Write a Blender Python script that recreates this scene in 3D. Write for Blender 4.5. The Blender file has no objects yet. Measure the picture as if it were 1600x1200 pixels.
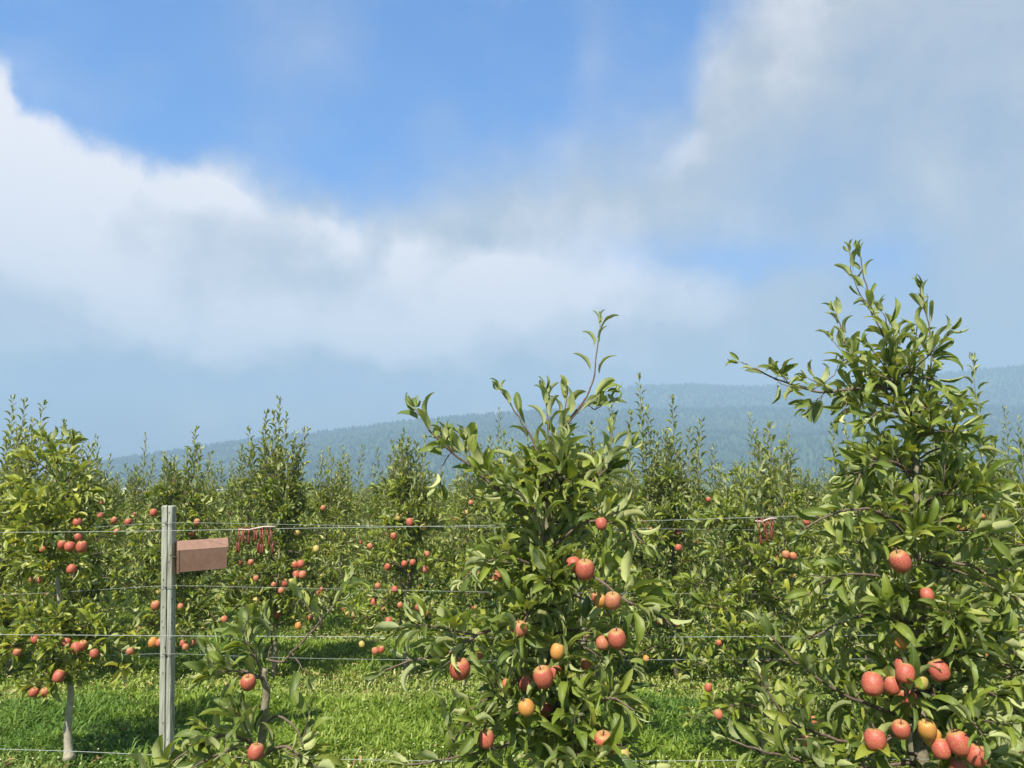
import bpy, math, random
import numpy as np
from mathutils import Vector, Matrix

SC = bpy.context.scene
COL = SC.collection
R = math.radians

# ------------------------------------------------------------------ camera
CAMH = 1.70
PITCH = math.atan(185 / 1200)
cam_d = bpy.data.cameras.new("camera")
cam = bpy.data.objects.new("camera", cam_d)
COL.objects.link(cam)
cam.location = (0, 0, CAMH)
cam.rotation_euler = (R(90) + PITCH, 0, 0)
cam_d.sensor_width = 36
cam_d.lens = 27
cam_d.clip_start = 0.05
cam_d.clip_end = 20000
SC.camera = cam

def px(x, y, Y):
    """world point seen at photo pixel (x, y) at distance Y along the ground"""
    a = (x - 800) / 1200; b = -(y - 600) / 1200
    c, s = math.cos(PITCH), math.sin(PITCH)
    d = Vector((a, c - b * s, s + b * c))
    t = Y / d.y
    return Vector((0, 0, CAMH)) + d * t

def px_dir(x, y):
    d = (px(x, y, 1.0) - Vector((0, 0, CAMH))).normalized()
    return math.atan2(d.x, d.y), math.asin(d.z)

# ------------------------------------------------------------------ light
SUN_AZ = R(-158)       # compass-like: 0 = +Y, clockwise; behind the camera, to the left
SUN_EL = R(50)
SC.view_settings.view_transform = 'Standard'
SC.view_settings.look = 'None'
SC.view_settings.exposure = 1.18
SC.view_settings.gamma = 1.0
sd = bpy.data.lights.new("sun", 'SUN'); sd.energy = 5.0; sd.angle = R(0.8); sd.color = (1.0, 0.955, 0.88)
so = bpy.data.objects.new("sun", sd); COL.objects.link(so)
sv = Vector((math.sin(SUN_AZ) * math.cos(SUN_EL), math.cos(SUN_AZ) * math.cos(SUN_EL), math.sin(SUN_EL)))
so.rotation_euler = (-sv).to_track_quat('-Z', 'Y').to_euler()
so.location = sv * 50

SKY_K = 0.10
def build_world():
    w = bpy.data.worlds.new("World"); SC.world = w; w.use_nodes = True
    nt = w.node_tree; nt.nodes.clear(); N = nt.nodes.new; L = nt.links.new
    out = N('ShaderNodeOutputWorld'); bg = N('ShaderNodeBackground'); bg.inputs['Strength'].default_value = SKY_K
    L(bg.outputs[0], out.inputs[0])
    sky = N('ShaderNodeTexSky'); sky.sky_type = 'NISHITA'; sky.sun_disc = False
    sky.sun_elevation = SUN_EL; sky.sun_rotation = SUN_AZ
    sky.air_density = 1.0; sky.dust_density = 0.6; sky.ozone_density = 2.0
    def m(op, a, b=None, c=None, clamp=False):
        n = N('ShaderNodeMath'); n.operation = op; n.use_clamp = clamp
        for i, v in enumerate((a, b, c)):
            if v is None: continue
            if isinstance(v, (int, float)): n.inputs[i].default_value = v
            else: L(v, n.inputs[i])
        return n.outputs[0]
    def mix(f, a, b, mode='MIX'):
        n = N('ShaderNodeMix'); n.data_type = 'RGBA'; n.blend_type = mode
        for s_, v in ((n.inputs[0], f), (n.inputs[6], a), (n.inputs[7], b)):
            if isinstance(v, (int, float)): s_.default_value = v
            elif isinstance(v, tuple): s_.default_value = (*v, 1)
            else: L(v, s_)
        return n.outputs[2]
    tc = N('ShaderNodeTexCoord'); sp = N('ShaderNodeSeparateXYZ'); L(tc.outputs['Generated'], sp.inputs[0])
    az0 = m('ARCTAN2', sp.outputs[0], sp.outputs[1]); el0 = m('ARCSINE', sp.outputs[2])
    def noise(scale, detail, rough, off=(0, 0, 0), sx=1, sy=1):
        cb = N('ShaderNodeCombineXYZ'); L(m('MULTIPLY', az0, sx), cb.inputs[0]); L(m('MULTIPLY', el0, sy), cb.inputs[1])
        cb.inputs[2].default_value = off[2]
        n = N('ShaderNodeTexNoise'); n.inputs['Scale'].default_value = scale; n.inputs['Detail'].default_value = detail
        n.inputs['Roughness'].default_value = rough; L(cb.outputs[0], n.inputs['Vector'])
        return n.outputs['Fac']
    n1 = noise(7, 9, .6, (0, 0, 1.3)); n2 = noise(7, 9, .6, (0, 0, 7.7)); n3 = noise(13, 8, .6, (0, 0, 3.1))
    az = m('ADD', az0, m('MULTIPLY', m('SUBTRACT', n1, .5), .10))
    el = m('ADD', el0, m('MULTIPLY', m('SUBTRACT', n2, .5), .13))
    # upper edge of the cloud bank as a curve over azimuth
    pts = [(-300, 60), (-60, 60), (0, 95), (35, 130), (62, 190), (100, 232), (150, 252), (300, 270), (450, 315), (560, 335), (640, 335), (740, 315),
           (820, 290), (950, 258), (1060, 225), (1100, 120), (1140, 40), (1200, -60), (1300, -250), (1900, -300)]
    fc = N('ShaderNodeFloatCurve'); cu = fc.mapping.curves[0]
    A0, A1 = -0.9, 0.9; E0, E1 = 0.1, 0.9
    cp = []
    for x, y in pts:
        a, e = px_dir(x, y); cp.append(((a - A0) / (A1 - A0), (e - E0) / (E1 - E0)))
    cu.points[0].location = (0, cp[0][1]); cu.points[1].location = (1, cp[-1][1])
    for q in cp:
        if 0.001 < q[0] < .999: cu.points.new(*q)
    for p_ in cu.points: p_.handle_type = 'AUTO_CLAMPED'
    fc.mapping.update()
    L(m('DIVIDE', m('SUBTRACT', az, A0), A1 - A0, clamp=True), fc.inputs['Value'])
    edge = m('ADD', m('MULTIPLY', fc.outputs[0], E1 - E0), E0)
    d = m('SUBTRACT', el, edge)
    # softness grows towards the right
    soft = N('ShaderNodeMapRange'); L(az0, soft.inputs[0])
    soft.inputs[1].default_value = -.5; soft.inputs[2].default_value = .35; soft.inputs[3].default_value = .017; soft.inputs[4].default_value = .085
    q = m('DIVIDE', d, soft.outputs[0])
    mr = N('ShaderNodeMapRange'); mr.interpolation_type = 'SMOOTHSTEP'; L(q, mr.inputs[0])
    mr.inputs[1].default_value = -.8; mr.inputs[2].default_value = 1.6
    blue = mr.outputs[0]
    def gauss(x, y, rx, ry, rot=0):
        a, e = px_dir(x, y); k = math.cos(a) ** 2
        da = m('SUBTRACT', az, a); de = m('SUBTRACT', el, e)
        c, s = math.cos(R(rot)), math.sin(R(rot))
        u = m('ADD', m('MULTIPLY', da, c), m('MULTIPLY', de, s)); v = m('SUBTRACT', m('MULTIPLY', de, c), m('MULTIPLY', da, s))
        u = m('DIVIDE', u, rx / 1200 * k); v = m('DIVIDE', v, ry / 1250)
        r2 = m('ADD', m('MULTIPLY', u, u), m('MULTIPLY', v, v))
        return m('EXPONENT', m('MULTIPLY', r2, -1.0))
    def gsum(items):
        t = None
        for it in items:
            g = m('MULTIPLY', gauss(*it[:-1]), it[-1]); t = g if t is None else m('ADD', t, g)
        return t
    gap = gsum([(1150, 408, 190, 34, -4, .62), (1380, 400, 60, 70, 0, .4), (1230, 300, 130, 60, 20, .18)])
    # thin veils across the blue
    wv = noise(5, 5, .6, (0, 0, 9.2), 1.1, 1.5)
    mv = N('ShaderNodeMapRange'); L(wv, mv.inputs[0]); mv.inputs[1].default_value = .47; mv.inputs[2].default_value = .85
    mv.inputs[4].default_value = .30
    veil = m('ADD', mv.outputs[0], gsum([(450, 60, 110, 90, -30, .20), (690, 225, 40, 70, 30, .17), (925, 60, 35, 110, 10, .22),
                                          (420, 265, 60, 60, 0, .2), (1000, 90, 60, 60, 0, .1)]))
    veil = m('MINIMUM', veil, .75)
    bl = m('MULTIPLY', blue, m('SUBTRACT', 1.0, veil))
    bl = m('MAXIMUM', bl, gap, clamp=True)
    cov = m('SUBTRACT', 1.0, bl, clamp=True)
    # unseen broken cloud above and behind the view, added to whiten the ambient light
    hi = N('ShaderNodeMapRange'); hi.interpolation_type = 'SMOOTHSTEP'; L(el0, hi.inputs[0]); hi.inputs[1].default_value = .72; hi.inputs[2].default_value = 1.0
    bk = N('ShaderNodeMapRange'); bk.interpolation_type = 'SMOOTHSTEP'; L(sp.outputs[1], bk.inputs[0]); bk.inputs[1].default_value = .35; bk.inputs[2].default_value = .1
    far = m('MAXIMUM', hi.outputs[0], bk.outputs[0])
    nf = N('ShaderNodeTexNoise'); nf.inputs['Scale'].default_value = 2.2; nf.inputs['Detail'].default_value = 5; L(tc.outputs['Generated'], nf.inputs['Vector'])
    fr = N('ShaderNodeMapRange'); fr.interpolation_type = 'SMOOTHSTEP'; L(nf.outputs['Fac'], fr.inputs[0]); fr.inputs[1].default_value = .36; fr.inputs[2].default_value = .52
    cov = m('ADD', m('MULTIPLY', cov, m('SUBTRACT', 1.0, far)), m('MULTIPLY', fr.outputs[0], far))
    bright = gsum([(15, 200, 75, 110, 0, .75), (260, 300, 210, 45, -5, .5), (515, 370, 55, 38, 0, .5), (620, 420, 60, 35, 20, .45),
                   (800, 440, 90, 48, 0, .75), (700, 490, 180, 60, 0, .3), (960, 440, 75, 38, 0, .45), (1090, 470, 70, 35, 0, .35),
                   (1060, 245, 60, 35, 0, .3), (420, 520, 300, 60, 0, .45), (1450, 290, 90, 50, 0, .2), (1110, 110, 40, 50, 0, .08), (80, 400, 260, 100, 0, .45), (1250, 90, 90, 70, 0, .12)])
    dark = gsum([(120, 520, 170, 40, 0, .15), (330, 592, 380, 26, 0, .35), (640, 575, 300, 22, 0, .15), (1260, 190, 200, 80, 0, .12), (1500, 150, 280, 160, 0, .20),
                 (1270, 270, 110, 100, 0, .15), (1380, 420, 250, 150, 0, .15), (700, 385, 60, 30, 0, .2)])
    lv = m('ADD', m('SUBTRACT', m('MULTIPLY', bright, 1.25), dark), m('MULTIPLY', m('SUBTRACT', n1, .5), .75))
    lv = m('ADD', lv, m('MULTIPLY', m('SUBTRACT', n3, .5), .75))
    lv = m('ADD', lv, .47, clamp=True)
    cr = N('ShaderNodeValToRGB'); L(lv, cr.inputs[0])
    k = 1 / SKY_K
    e = cr.color_ramp.elements
    e[0].position = 0; e[0].color = (.12 * k, .155 * k, .24 * k, 1)
    e[1].position = 1; e[1].color = (.56 * k, .50 * k, .48 * k, 1)
    x_ = e.new(.45); x_.color = (.245 * k, .247 * k, .265 * k, 1)
    # low sky: bluish, flat
    lowr = N('ShaderNodeMapRange'); lowr.interpolation_type = 'SMOOTHSTEP'; L(el, lowr.inputs[0])
    lowr.inputs[1].default_value = .02; lowr.inputs[2].default_value = .14; lowr.inputs[3].default_value = 1; lowr.inputs[4].default_value = 0
    cloudc = mix(m('MULTIPLY', lowr.outputs[0], .85), cr.outputs[0], (.22 * k, .23 * k, .25 * k))
    skyc = mix(1.0, sky.outputs[0], (.0, .53, 1.10), 'MULTIPLY')
    cloudc = mix(m('MULTIPLY', far, .8), cloudc, (.21 * k, .24 * k, .28 * k))  # the added unseen cloud is greyed to dim its ambient light
    fin = mix(cov, skyc, cloudc)
    L(fin, bg.inputs['Color'])
build_world()

# ------------------------------------------------------------------ helpers
def tag(o, label=None, cat=None, group=None, kind=None):
    if label: o['label'] = label
    if cat: o['category'] = cat
    if group: o['group'] = group
    if kind: o['kind'] = kind
    return o

def empty(name, loc, label, cat, group=None):
    o = bpy.data.objects.new(name, None); COL.objects.link(o); o.location = loc; o.empty_display_size = .2
    return tag(o, label, cat, group)

def mesh_np(name, V, F4, mat, UV=None, C=None, smooth=True):
    """V (n,3), F4 (m,4) quads with -1 in the last slot for triangles"""
    me = bpy.data.meshes.new(name)
    V = np.asarray(V, dtype=np.float32); F4 = np.asarray(F4, dtype=np.int64)
    tri = F4[:, 3] < 0
    cnt = np.where(tri, 3, 4).astype(np.int32)
    flat = F4.reshape(-1); flat = flat[flat >= 0].astype(np.int32)
    start = np.zeros(len(cnt), dtype=np.int32); start[1:] = np.cumsum(cnt)[:-1]
    me.vertices.add(len(V)); me.vertices.foreach_set('co', V.reshape(-1))
    me.loops.add(len(flat)); me.loops.foreach_set('vertex_index', flat)
    me.polygons.add(len(cnt)); me.polygons.foreach_set('loop_start', start); me.polygons.foreach_set('loop_total', cnt)
    me.update(calc_edges=True)
    me.polygons.foreach_set('use_smooth', np.full(len(cnt), bool(smooth)))
    if UV is not None:
        l = me.uv_layers.new(name='UVMap'); l.data.foreach_set('uv', np.asarray(UV, dtype=np.float32)[flat].reshape(-1))
    if C is not None:
        a = me.attributes.new('tone', 'FLOAT_COLOR', 'POINT')
        C = np.asarray(C, dtype=np.float32)
        if C.shape[1] == 3: C = np.concatenate([C, np.ones((len(C), 1), np.float32)], 1)
        a.data.foreach_set('color', C.reshape(-1))
    me.materials.append(mat)
    me.validate()
    return me

def link(name, me, parent=None, loc=None):
    o = bpy.data.objects.new(name, me); COL.objects.link(o)
    if parent is not None: o.parent = parent
    if loc is not None: o.location = loc
    return o

class MB:
    def __init__(s): s.v = []; s.f = []; s.mi = []
    def add(s, vs, fs):
        b = len(s.v); s.v += [tuple(v) for v in vs]
        for f in fs:
            f = [b + i for i in f]
            s.f.append(f if len(f) == 4 else f + [-1])
    def tube(s, pts, rad, n=6, cap=True):
        P = [Vector(p) for p in pts]
        if isinstance(rad, (int, float)): rad = [rad] * len(P)
        vs = []; ref = None
        for i, p in enumerate(P):
            t = (P[min(i + 1, len(P) - 1)] - P[max(i - 1, 0)])
            if t.length < 1e-9: t = Vector((0, 0, 1))
            t.normalize()
            if ref is None:
                ref = Vector((1, 0, 0)) if abs(t.x) < .8 else Vector((0, 1, 0))
            u = (ref - t * ref.dot(t)).normalized(); w = t.cross(u); ref = u
            for k in range(n):
                a = 2 * math.pi * k / n
                vs.append(p + (u * math.cos(a) + w * math.sin(a)) * rad[i])
        fs = []
        for i in range(len(P) - 1):
            for k in range(n):
                a = i * n + k; b = i * n + (k + 1) % n
                fs.append((a, b, b + n, a + n))
        if cap:
            vs.append(P[0]); vs.append(P[-1]); c0 = len(vs) - 2; c1 = c0 + 1; e = (len(P) - 1) * n
            for k in range(n):
                fs.append((c0, (k + 1) % n, k)); fs.append((c1, e + k, e + (k + 1) % n))
        s.add(vs, fs)
    def box(s, lo, hi):
        x0, y0, z0 = lo; x1, y1, z1 = hi
        v = [(x0, y0, z0), (x1, y0, z0), (x1, y1, z0), (x0, y1, z0), (x0, y0, z1), (x1, y0, z1), (x1, y1, z1), (x0, y1, z1)]
        s.add(v, [(0, 3, 2, 1), (4, 5, 6, 7), (0, 1, 5, 4), (1, 2, 6, 5), (2, 3, 7, 6), (3, 0, 4, 7)])
    def mesh(s, name, mat, smooth=True): return mesh_np(name, np.array(s.v), np.array(s.f), mat, smooth=smooth)

# ------------------------------------------------------------------ materials
def newmat(name):
    m = bpy.data.materials.new(name); m.use_nodes = True
    nt = m.node_tree; b = nt.nodes['Principled BSDF']
    return m, nt, b
def nd(nt, t, **k):
    n = nt.nodes.new(t)
    for a, v in k.items():
        if hasattr(n, a): setattr(n, a, v)
    return n
def mixc(nt, f, a, b, mode='MIX'):
    n = nt.nodes.new('ShaderNodeMix'); n.data_type = 'RGBA'; n.blend_type = mode
    for s_, v in ((n.inputs[0], f), (n.inputs[6], a), (n.inputs[7], b)):
        if isinstance(v, (int, float)): s_.default_value = v
        elif isinstance(v, tuple): s_.default_value = (*v, 1)
        else: nt.links.new(v, s_)
    return n.outputs[2]
def mth(nt, op, a, b=None, clamp=False):
    n = nt.nodes.new('ShaderNodeMath'); n.operation = op; n.use_clamp = clamp
    for i, v in enumerate((a, b)):
        if v is None: continue
        if isinstance(v, (int, float)): n.inputs[i].default_value = v
        else: nt.links.new(v, n.inputs[i])
    return n.outputs[0]
def noise(nt, scale, detail=3, rough=.5, vec=None, obj=True):
    n = nt.nodes.new('ShaderNodeTexNoise'); n.inputs['Scale'].default_value = scale
    n.inputs['Detail'].default_value = detail; n.inputs['Roughness'].default_value = rough
    if vec is None:
        tc = nt.nodes.new('ShaderNodeTexCoord'); vec = tc.outputs['Object' if obj else 'Generated']
    nt.links.new(vec, n.inputs['Vector'])
    return n.outputs['Fac']
def ramp(nt, f, stops):
    n = nt.nodes.new('ShaderNodeValToRGB'); nt.links.new(f, n.inputs[0]); e = n.color_ramp.elements
    e[0].position = stops[0][0]; e[0].color = (*stops[0][1], 1)
    e[1].position = stops[-1][0]; e[1].color = (*stops[-1][1], 1)
    for p, c in stops[1:-1]:
        x = e.new(p); x.color = (*c, 1)
    return n.outputs[0]

def leaf_material(name, fine=True):
    m, nt, b = newmat(name); L = nt.links.new
    at = nd(nt, 'ShaderNodeAttribute'); at.attribute_name = 'tone'
    sp = nd(nt, 'ShaderNodeSeparateColor'); L(at.outputs['Color'], sp.inputs[0])
    tint, young, yel = sp.outputs[0], sp.outputs[1], sp.outputs[2]
    top = ramp(nt, tint, [(0, (.044, .080, .009)), (.4, (.120, .166, .012)), (.75, (.212, .262, .020)), (1, (.33, .345, .04))])
    top = mixc(nt, mth(nt, 'MULTIPLY', young, .6), top, (.19, .215, .085))
    top = mixc(nt, yel, top, (.34, .36, .07))
    under = ramp(nt, tint, [(0, (.27, .30, .11)), (.6, (.38, .42, .14)), (1, (.50, .52, .17))])
    under = mixc(nt, mth(nt, 'MULTIPLY', young, .55), under, (.42, .44, .26))
    under = mixc(nt, mth(nt, 'MULTIPLY', yel, .6), under, (.52, .48, .2))
    if fine:
        uv = nd(nt, 'ShaderNodeUVMap'); s2 = nd(nt, 'ShaderNodeSeparateXYZ'); L(uv.outputs[0], s2.inputs[0])
        au = mth(nt, 'ABSOLUTE', mth(nt, 'SUBTRACT', s2.outputs[0], .5))
        mid = mth(nt, 'SUBTRACT', 1.0, mth(nt, 'DIVIDE', au, .045), clamp=True)
        ph = mth(nt, 'ADD', mth(nt, 'MULTIPLY', s2.outputs[1], 62.0), mth(nt, 'MULTIPLY', au, -44.0))
        vein = mth(nt, 'POWER', mth(nt, 'ADD', mth(nt, 'MULTIPLY', mth(nt, 'SINE', ph), .5), .5), 6.0)
        nz = noise(nt, 90, 3, .6)
        top = mixc(nt, mth(nt, 'MULTIPLY', nz, .35), top, (.15, .20, .04))
        top = mixc(nt, mth(nt, 'MULTIPLY', mid, .6), top, (.22, .27, .10))
        top = mixc(nt, mth(nt, 'MULTIPLY', vein, .28), top, (.16, .22, .06))
        under = mixc(nt, mth(nt, 'MULTIPLY', mid, .5), under, (.42, .45, .26))
        under = mixc(nt, mth(nt, 'MULTIPLY', vein, .25), under, (.38, .42, .25))
        # brown spots and bites
        sp_n = noise(nt, 38, 2, .5)
        spot = nd(nt, 'ShaderNodeMapRange'); L(sp_n, spot.inputs[0]); spot.inputs[1].default_value = .70; spot.inputs[2].default_value = .74
        top = mixc(nt, mth(nt, 'MULTIPLY', spot.outputs[0], .7), top, (.14, .085, .03))
        bp = nd(nt, 'ShaderNodeBump'); bp.inputs['Strength'].default_value = .35; bp.inputs['Distance'].default_value = .002
        h = mth(nt, 'ADD', mth(nt, 'MULTIPLY', vein, -.6), nz); L(h, bp.inputs['Height']); L(bp.outputs[0], b.inputs['Normal'])
    ge = nd(nt, 'ShaderNodeNewGeometry')
    col = mixc(nt, ge.outputs['Backfacing'], top, under)
    L(col, b.inputs['Base Color'])
    rr = mth(nt, 'ADD', .42, mth(nt, 'MULTIPLY', ge.outputs['Backfacing'], .4)); L(rr, b.inputs['Roughness'])
    b.inputs['Specular IOR Level'].default_value = .32
    tr = nd(nt, 'ShaderNodeBsdfTranslucent')
    tcol = mixc(nt, 1.0, top, (2.4, 2.1, .7), 'MULTIPLY'); L(tcol, tr.inputs[0])
    mx = nd(nt, 'ShaderNodeMixShader'); mx.inputs[0].default_value = .21
    L(b.outputs[0], mx.inputs[1]); L(tr.outputs[0], mx.inputs[2])
    L(mx.outputs[0], nt.nodes['Material Output'].inputs[0])
    return m
M_LEAF = leaf_material("leaf_fine", True)
M_LEAF2 = leaf_material("leaf", False)

def bark(name, c0, c1, sc=40):
    m, nt, b = newmat(name)
    n = noise(nt, sc, 5, .65); n2 = noise(nt, sc * .25, 3, .5)
    c = ramp(nt, n, [(.3, c0), (.65, c1)])
    c = mixc(nt, mth(nt, 'MULTIPLY', n2, .4), c, tuple(x * .6 for x in c0))
    nt.links.new(c, b.inputs['Base Color']); b.inputs['Roughness'].default_value = .85
    bp = nd(nt, 'ShaderNodeBump'); bp.inputs['Strength'].default_value = .6; bp.inputs['Distance'].default_value = .004
    nt.links.new(n, bp.inputs['Height']); nt.links.new(bp.outputs[0], b.inputs['Normal'])
    return m
M_TRUNK = bark("trunk_bark", (.14, .115, .06), (.33, .29, .19))
M_TRUNK_SUNLIT = bark("sunlit_bark", (.26, .22, .14), (.52, .47, .35))  # bark colour lightened to stand in for sunlight on the left trunk
M_TWIG = bark("young_bark", (.085, .05, .035), (.23, .165, .115), 90)

def apple_material(name, ground, blush, blush2, cov):
    m, nt, b = newmat(name); L = nt.links.new
    tc = nd(nt, 'ShaderNodeTexCoord'); oi = nd(nt, 'ShaderNodeObjectInfo')
    ad = nd(nt, 'ShaderNodeVectorMath', operation='ADD'); L(tc.outputs['Object'], ad.inputs[0])
    cb = nd(nt, 'ShaderNodeVectorMath', operation='SCALE'); cb.inputs[0].default_value = (7, 3, 5); L(oi.outputs['Random'], cb.inputs['Scale']); L(cb.outputs[0], ad.inputs[1])
    n = noise(nt, 16, 3, .5, ad.outputs[0])
    # streaks run from stem to calyx
    se = nd(nt, 'ShaderNodeSeparateXYZ'); L(tc.outputs['Object'], se.inputs[0])
    ang = mth(nt, 'ARCTAN2', se.outputs[0], se.outputs[1])
    c3 = nd(nt, 'ShaderNodeCombineXYZ'); L(mth(nt, 'MULTIPLY', ang, 5), c3.inputs[0]); L(mth(nt, 'MULTIPLY', se.outputs[2], 12), c3.inputs[2])
    st = noise(nt, 2.2, 4, .6, c3.outputs[0])
    f = nd(nt, 'ShaderNodeMapRange'); L(mth(nt, 'ADD', mth(nt, 'MULTIPLY', n, .8), mth(nt, 'MULTIPLY', st, .35)), f.inputs[0])
    f.inputs[1].default_value = .75 - cov * .5; f.inputs[2].default_value = 1.0 - cov * .5
    bl = mixc(nt, st, blush, blush2)
    c = mixc(nt, f.outputs[0], ground, bl)
    lent = noise(nt, 260, 1, .5); lm = nd(nt, 'ShaderNodeMapRange'); L(lent, lm.inputs[0]); lm.inputs[1].default_value = .66; lm.inputs[2].default_value = .72
    c = mixc(nt, mth(nt, 'MULTIPLY', lm.outputs[0], .16), c, (.62, .42, .22))
    rus = noise(nt, 9, 4, .7, ad.outputs[0]); rm = nd(nt, 'ShaderNodeMapRange'); L(rus, rm.inputs[0]); rm.inputs[1].default_value = .62; rm.inputs[2].default_value = .72
    c = mixc(nt, mth(nt, 'MULTIPLY', rm.outputs[0], .5), c, (.30, .17, .075))
    stl = nd(nt, 'ShaderNodeMapRange'); L(st, stl.inputs[0]); stl.inputs[1].default_value = .52; stl.inputs[2].default_value = .60
    c = mixc(nt, mth(nt, 'MULTIPLY', stl.outputs[0], .38), c, blush2)
    top_ = nd(nt, 'ShaderNodeMapRange'); L(se.outputs[2], top_.inputs[0]); top_.inputs[1].default_value = .30; top_.inputs[2].default_value = .40
    c = mixc(nt, mth(nt, 'MULTIPLY', top_.outputs[0], .5), c, (.34, .30, .09))
    L(c, b.inputs['Base Color'])
    b.inputs['Roughness'].default_value = .50; b.inputs['Specular IOR Level'].default_value = .35
    b.inputs['Subsurface Weight'].default_value = 0
    return m
AM = {'red': apple_material("apple_red", (.44, .24, .09), (.33, .036, .030), (.47, .11, .075), .80),
      'pink': apple_material("apple_pink", (.44, .26, .10), (.36, .065, .045), (.50, .15, .09), .72),
      'orange': apple_material("apple_orange", (.50, .27, .06), (.46, .10, .03), (.55, .18, .05), .5),
      'yellow': apple_material("apple_yellow", (.42, .34, .09), (.46, .18, .06), (.50, .26, .09), .32)}

def apple_mesh(name, mat, seed):
    rg = random.Random(seed)
    prof = [(0.02, .30), (.10, .33), (.20, .42), (.34, .485), (.52, .49), (.74, .41), (.90, .25), (.98, .06), (1.0, -.10), (.96, -.28),
            (.84, -.47), (.66, -.60), (.48, -.66), (.33, -.66), (.20, -.60), (.10, -.54), (.02, -.52)]
    el = rg.uniform(.95, 1.1); n = 20; rx = .5
    ph = rg.random() * 6
    mb = MB(); vs = []; fs = []
    for r_, z in prof:
        for k in range(n):
            a = 2 * math.pi * k / n
            w = 1 + .025 * math.cos(5 * a + ph) * (1 if z < 0 else .4) + .03 * math.cos(a + ph * 2)
            vs.append((rx * r_ * w * math.cos(a), rx * r_ * w * math.sin(a), z * .83 * el))
    for i in range(len(prof) - 1):
        for k in range(n):
            a = i * n + k; b_ = i * n + (k + 1) % n
            fs.append((a, a + n, b_ + n, b_))
    mb.add(vs, fs)
    me = mb.mesh(name, mat)
    # stem and calyx joined in as a second material
    return me
def stem_mesh():
    mb = MB()
    mb.tube([(0, 0, .24), (.02, .01, .42), (.07, .0, .62)], [.03, .026, .04], 5)
    return mb.mesh("stem", M_TWIG)
def calyx_mesh():
    mb = MB(); vs = [(0, 0, -.44)]; fs = []
    for k in range(10):
        a = k * math.pi / 5; r_ = .10 if k % 2 == 0 else .04
        vs.append((r_ * math.cos(a), r_ * math.sin(a), -.56 if k % 2 == 0 else -.50))
    for k in range(10): fs.append((0, 1 + (k + 1) % 10, 1 + k))
    mb.add(vs, fs); return mb.mesh("calyx", M_TWIG)
APPLES = {k: [apple_mesh("apple", AM[k], i * 7 + j) for j in range(3)] for i, k in enumerate(AM)}
STEM = stem_mesh(); CALYX = calyx_mesh()
def add_apple(parent, p, diam, kind, rg, stem=False, label=None):
    me = rg.choice(APPLES[kind])
    o = link("apple", me, parent, Vector(p) - parent.location if parent.location.length else Vector(p))
    o.scale = (diam,) * 3
    o.rotation_euler = (rg.uniform(-.45, .45), rg.uniform(-.45, .45), rg.uniform(0, 6.28))
    if stem: link("stem", STEM, o); link("calyx", CALYX, o)
    if label: o['label'] = label
    return o

# ------------------------------------------------------------------ leaves
def leaf_template(ns, nc, curv, fold, width, wav, rg, petiole=.22, twist=0.0):
    """unit length blade along +x, adaxial side +z"""
    V = []; UV = []; F = []
    # petiole: narrow strip
    pl = petiole
    pw = .012
    x = 0; z = 0; th = .45 * curv
    pts = []
    V += [(0, -pw, 0), (0, pw, 0), (pl * .6, -pw, pl * .02), (pl * .6, pw, pl * .02)]
    UV += [(.49, 0), (.51, 0), (.49, 0), (.51, 0)]
    F.append((0, 2, 3, 1))
    cx, cz = pl, 0.02; dl = 1.0 / ns
    first = len(V)
    ph = rg.random() * 6
    for i in range(ns + 1):
        t = i / ns
        w = width * (math.sin(math.pi * min(1, t ** .82)) ** .72) * (1 - .18 * t)
        if i == 0: w = pw
        if i == ns: w = .002
        if ns > 9 and 0 < i < ns: w *= 1.035 if i % 2 else .955
        fl = fold * (1 - .35 * t)
        tw = twist * t
        for k in range(nc):
            s = -1 + 2 * k / (nc - 1)
            a = abs(s)
            y = s * w * math.cos(fl * (1 + .15 * a)); zz = a * w * math.sin(fl * (.75 + .4 * a)) + wav * math.sin(t * 15 + ph + (2 if s > 0 else 0)) * a * w
            y2 = y * math.cos(tw) - zz * math.sin(tw); z2 = y * math.sin(tw) + zz * math.cos(tw)
            nx, nz = -math.sin(th), math.cos(th)
            V.append((cx + nx * z2, y2, cz + nz * z2)); UV.append((.5 + s * .5, t))
        cx += math.cos(th) * dl; cz += math.sin(th) * dl
        th -= curv * dl * (.6 + .8 * t)
    F.append((2, first, first + nc - 1, 3))
    for i in range(ns):
        for k in range(nc - 1):
            a = first + i * nc + k
            F.append((a, a + nc, a + nc + 1, a + 1))
    return np.array(V), np.array(F), np.array(UV)
_rg = random.Random(5)
TPL = {0: [leaf_template(13, 5, _rg.uniform(.6, 1.9), _rg.uniform(.5, 1.25), _rg.uniform(.17, .235), .09, _rg, twist=_rg.uniform(-.5, .5)) for _ in range(14)],
       1: [leaf_template(5, 3, _rg.uniform(.9, 2.1), _rg.uniform(.4, 1.1), _rg.uniform(.20, .27), .05, _rg, twist=_rg.uniform(-.4, .4)) for _ in range(8)],
       2: [leaf_template(3, 3, _rg.uniform(.9, 2.0), _rg.uniform(.5, 1.1), _rg.uniform(.18, .23), 0, _rg) for _ in range(6)],
       3: [leaf_template(2, 3, _rg.uniform(.8, 1.5), _rg.uniform(.4, .8), _rg.uniform(.25, .3), 0, _rg) for _ in range(4)]}

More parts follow.
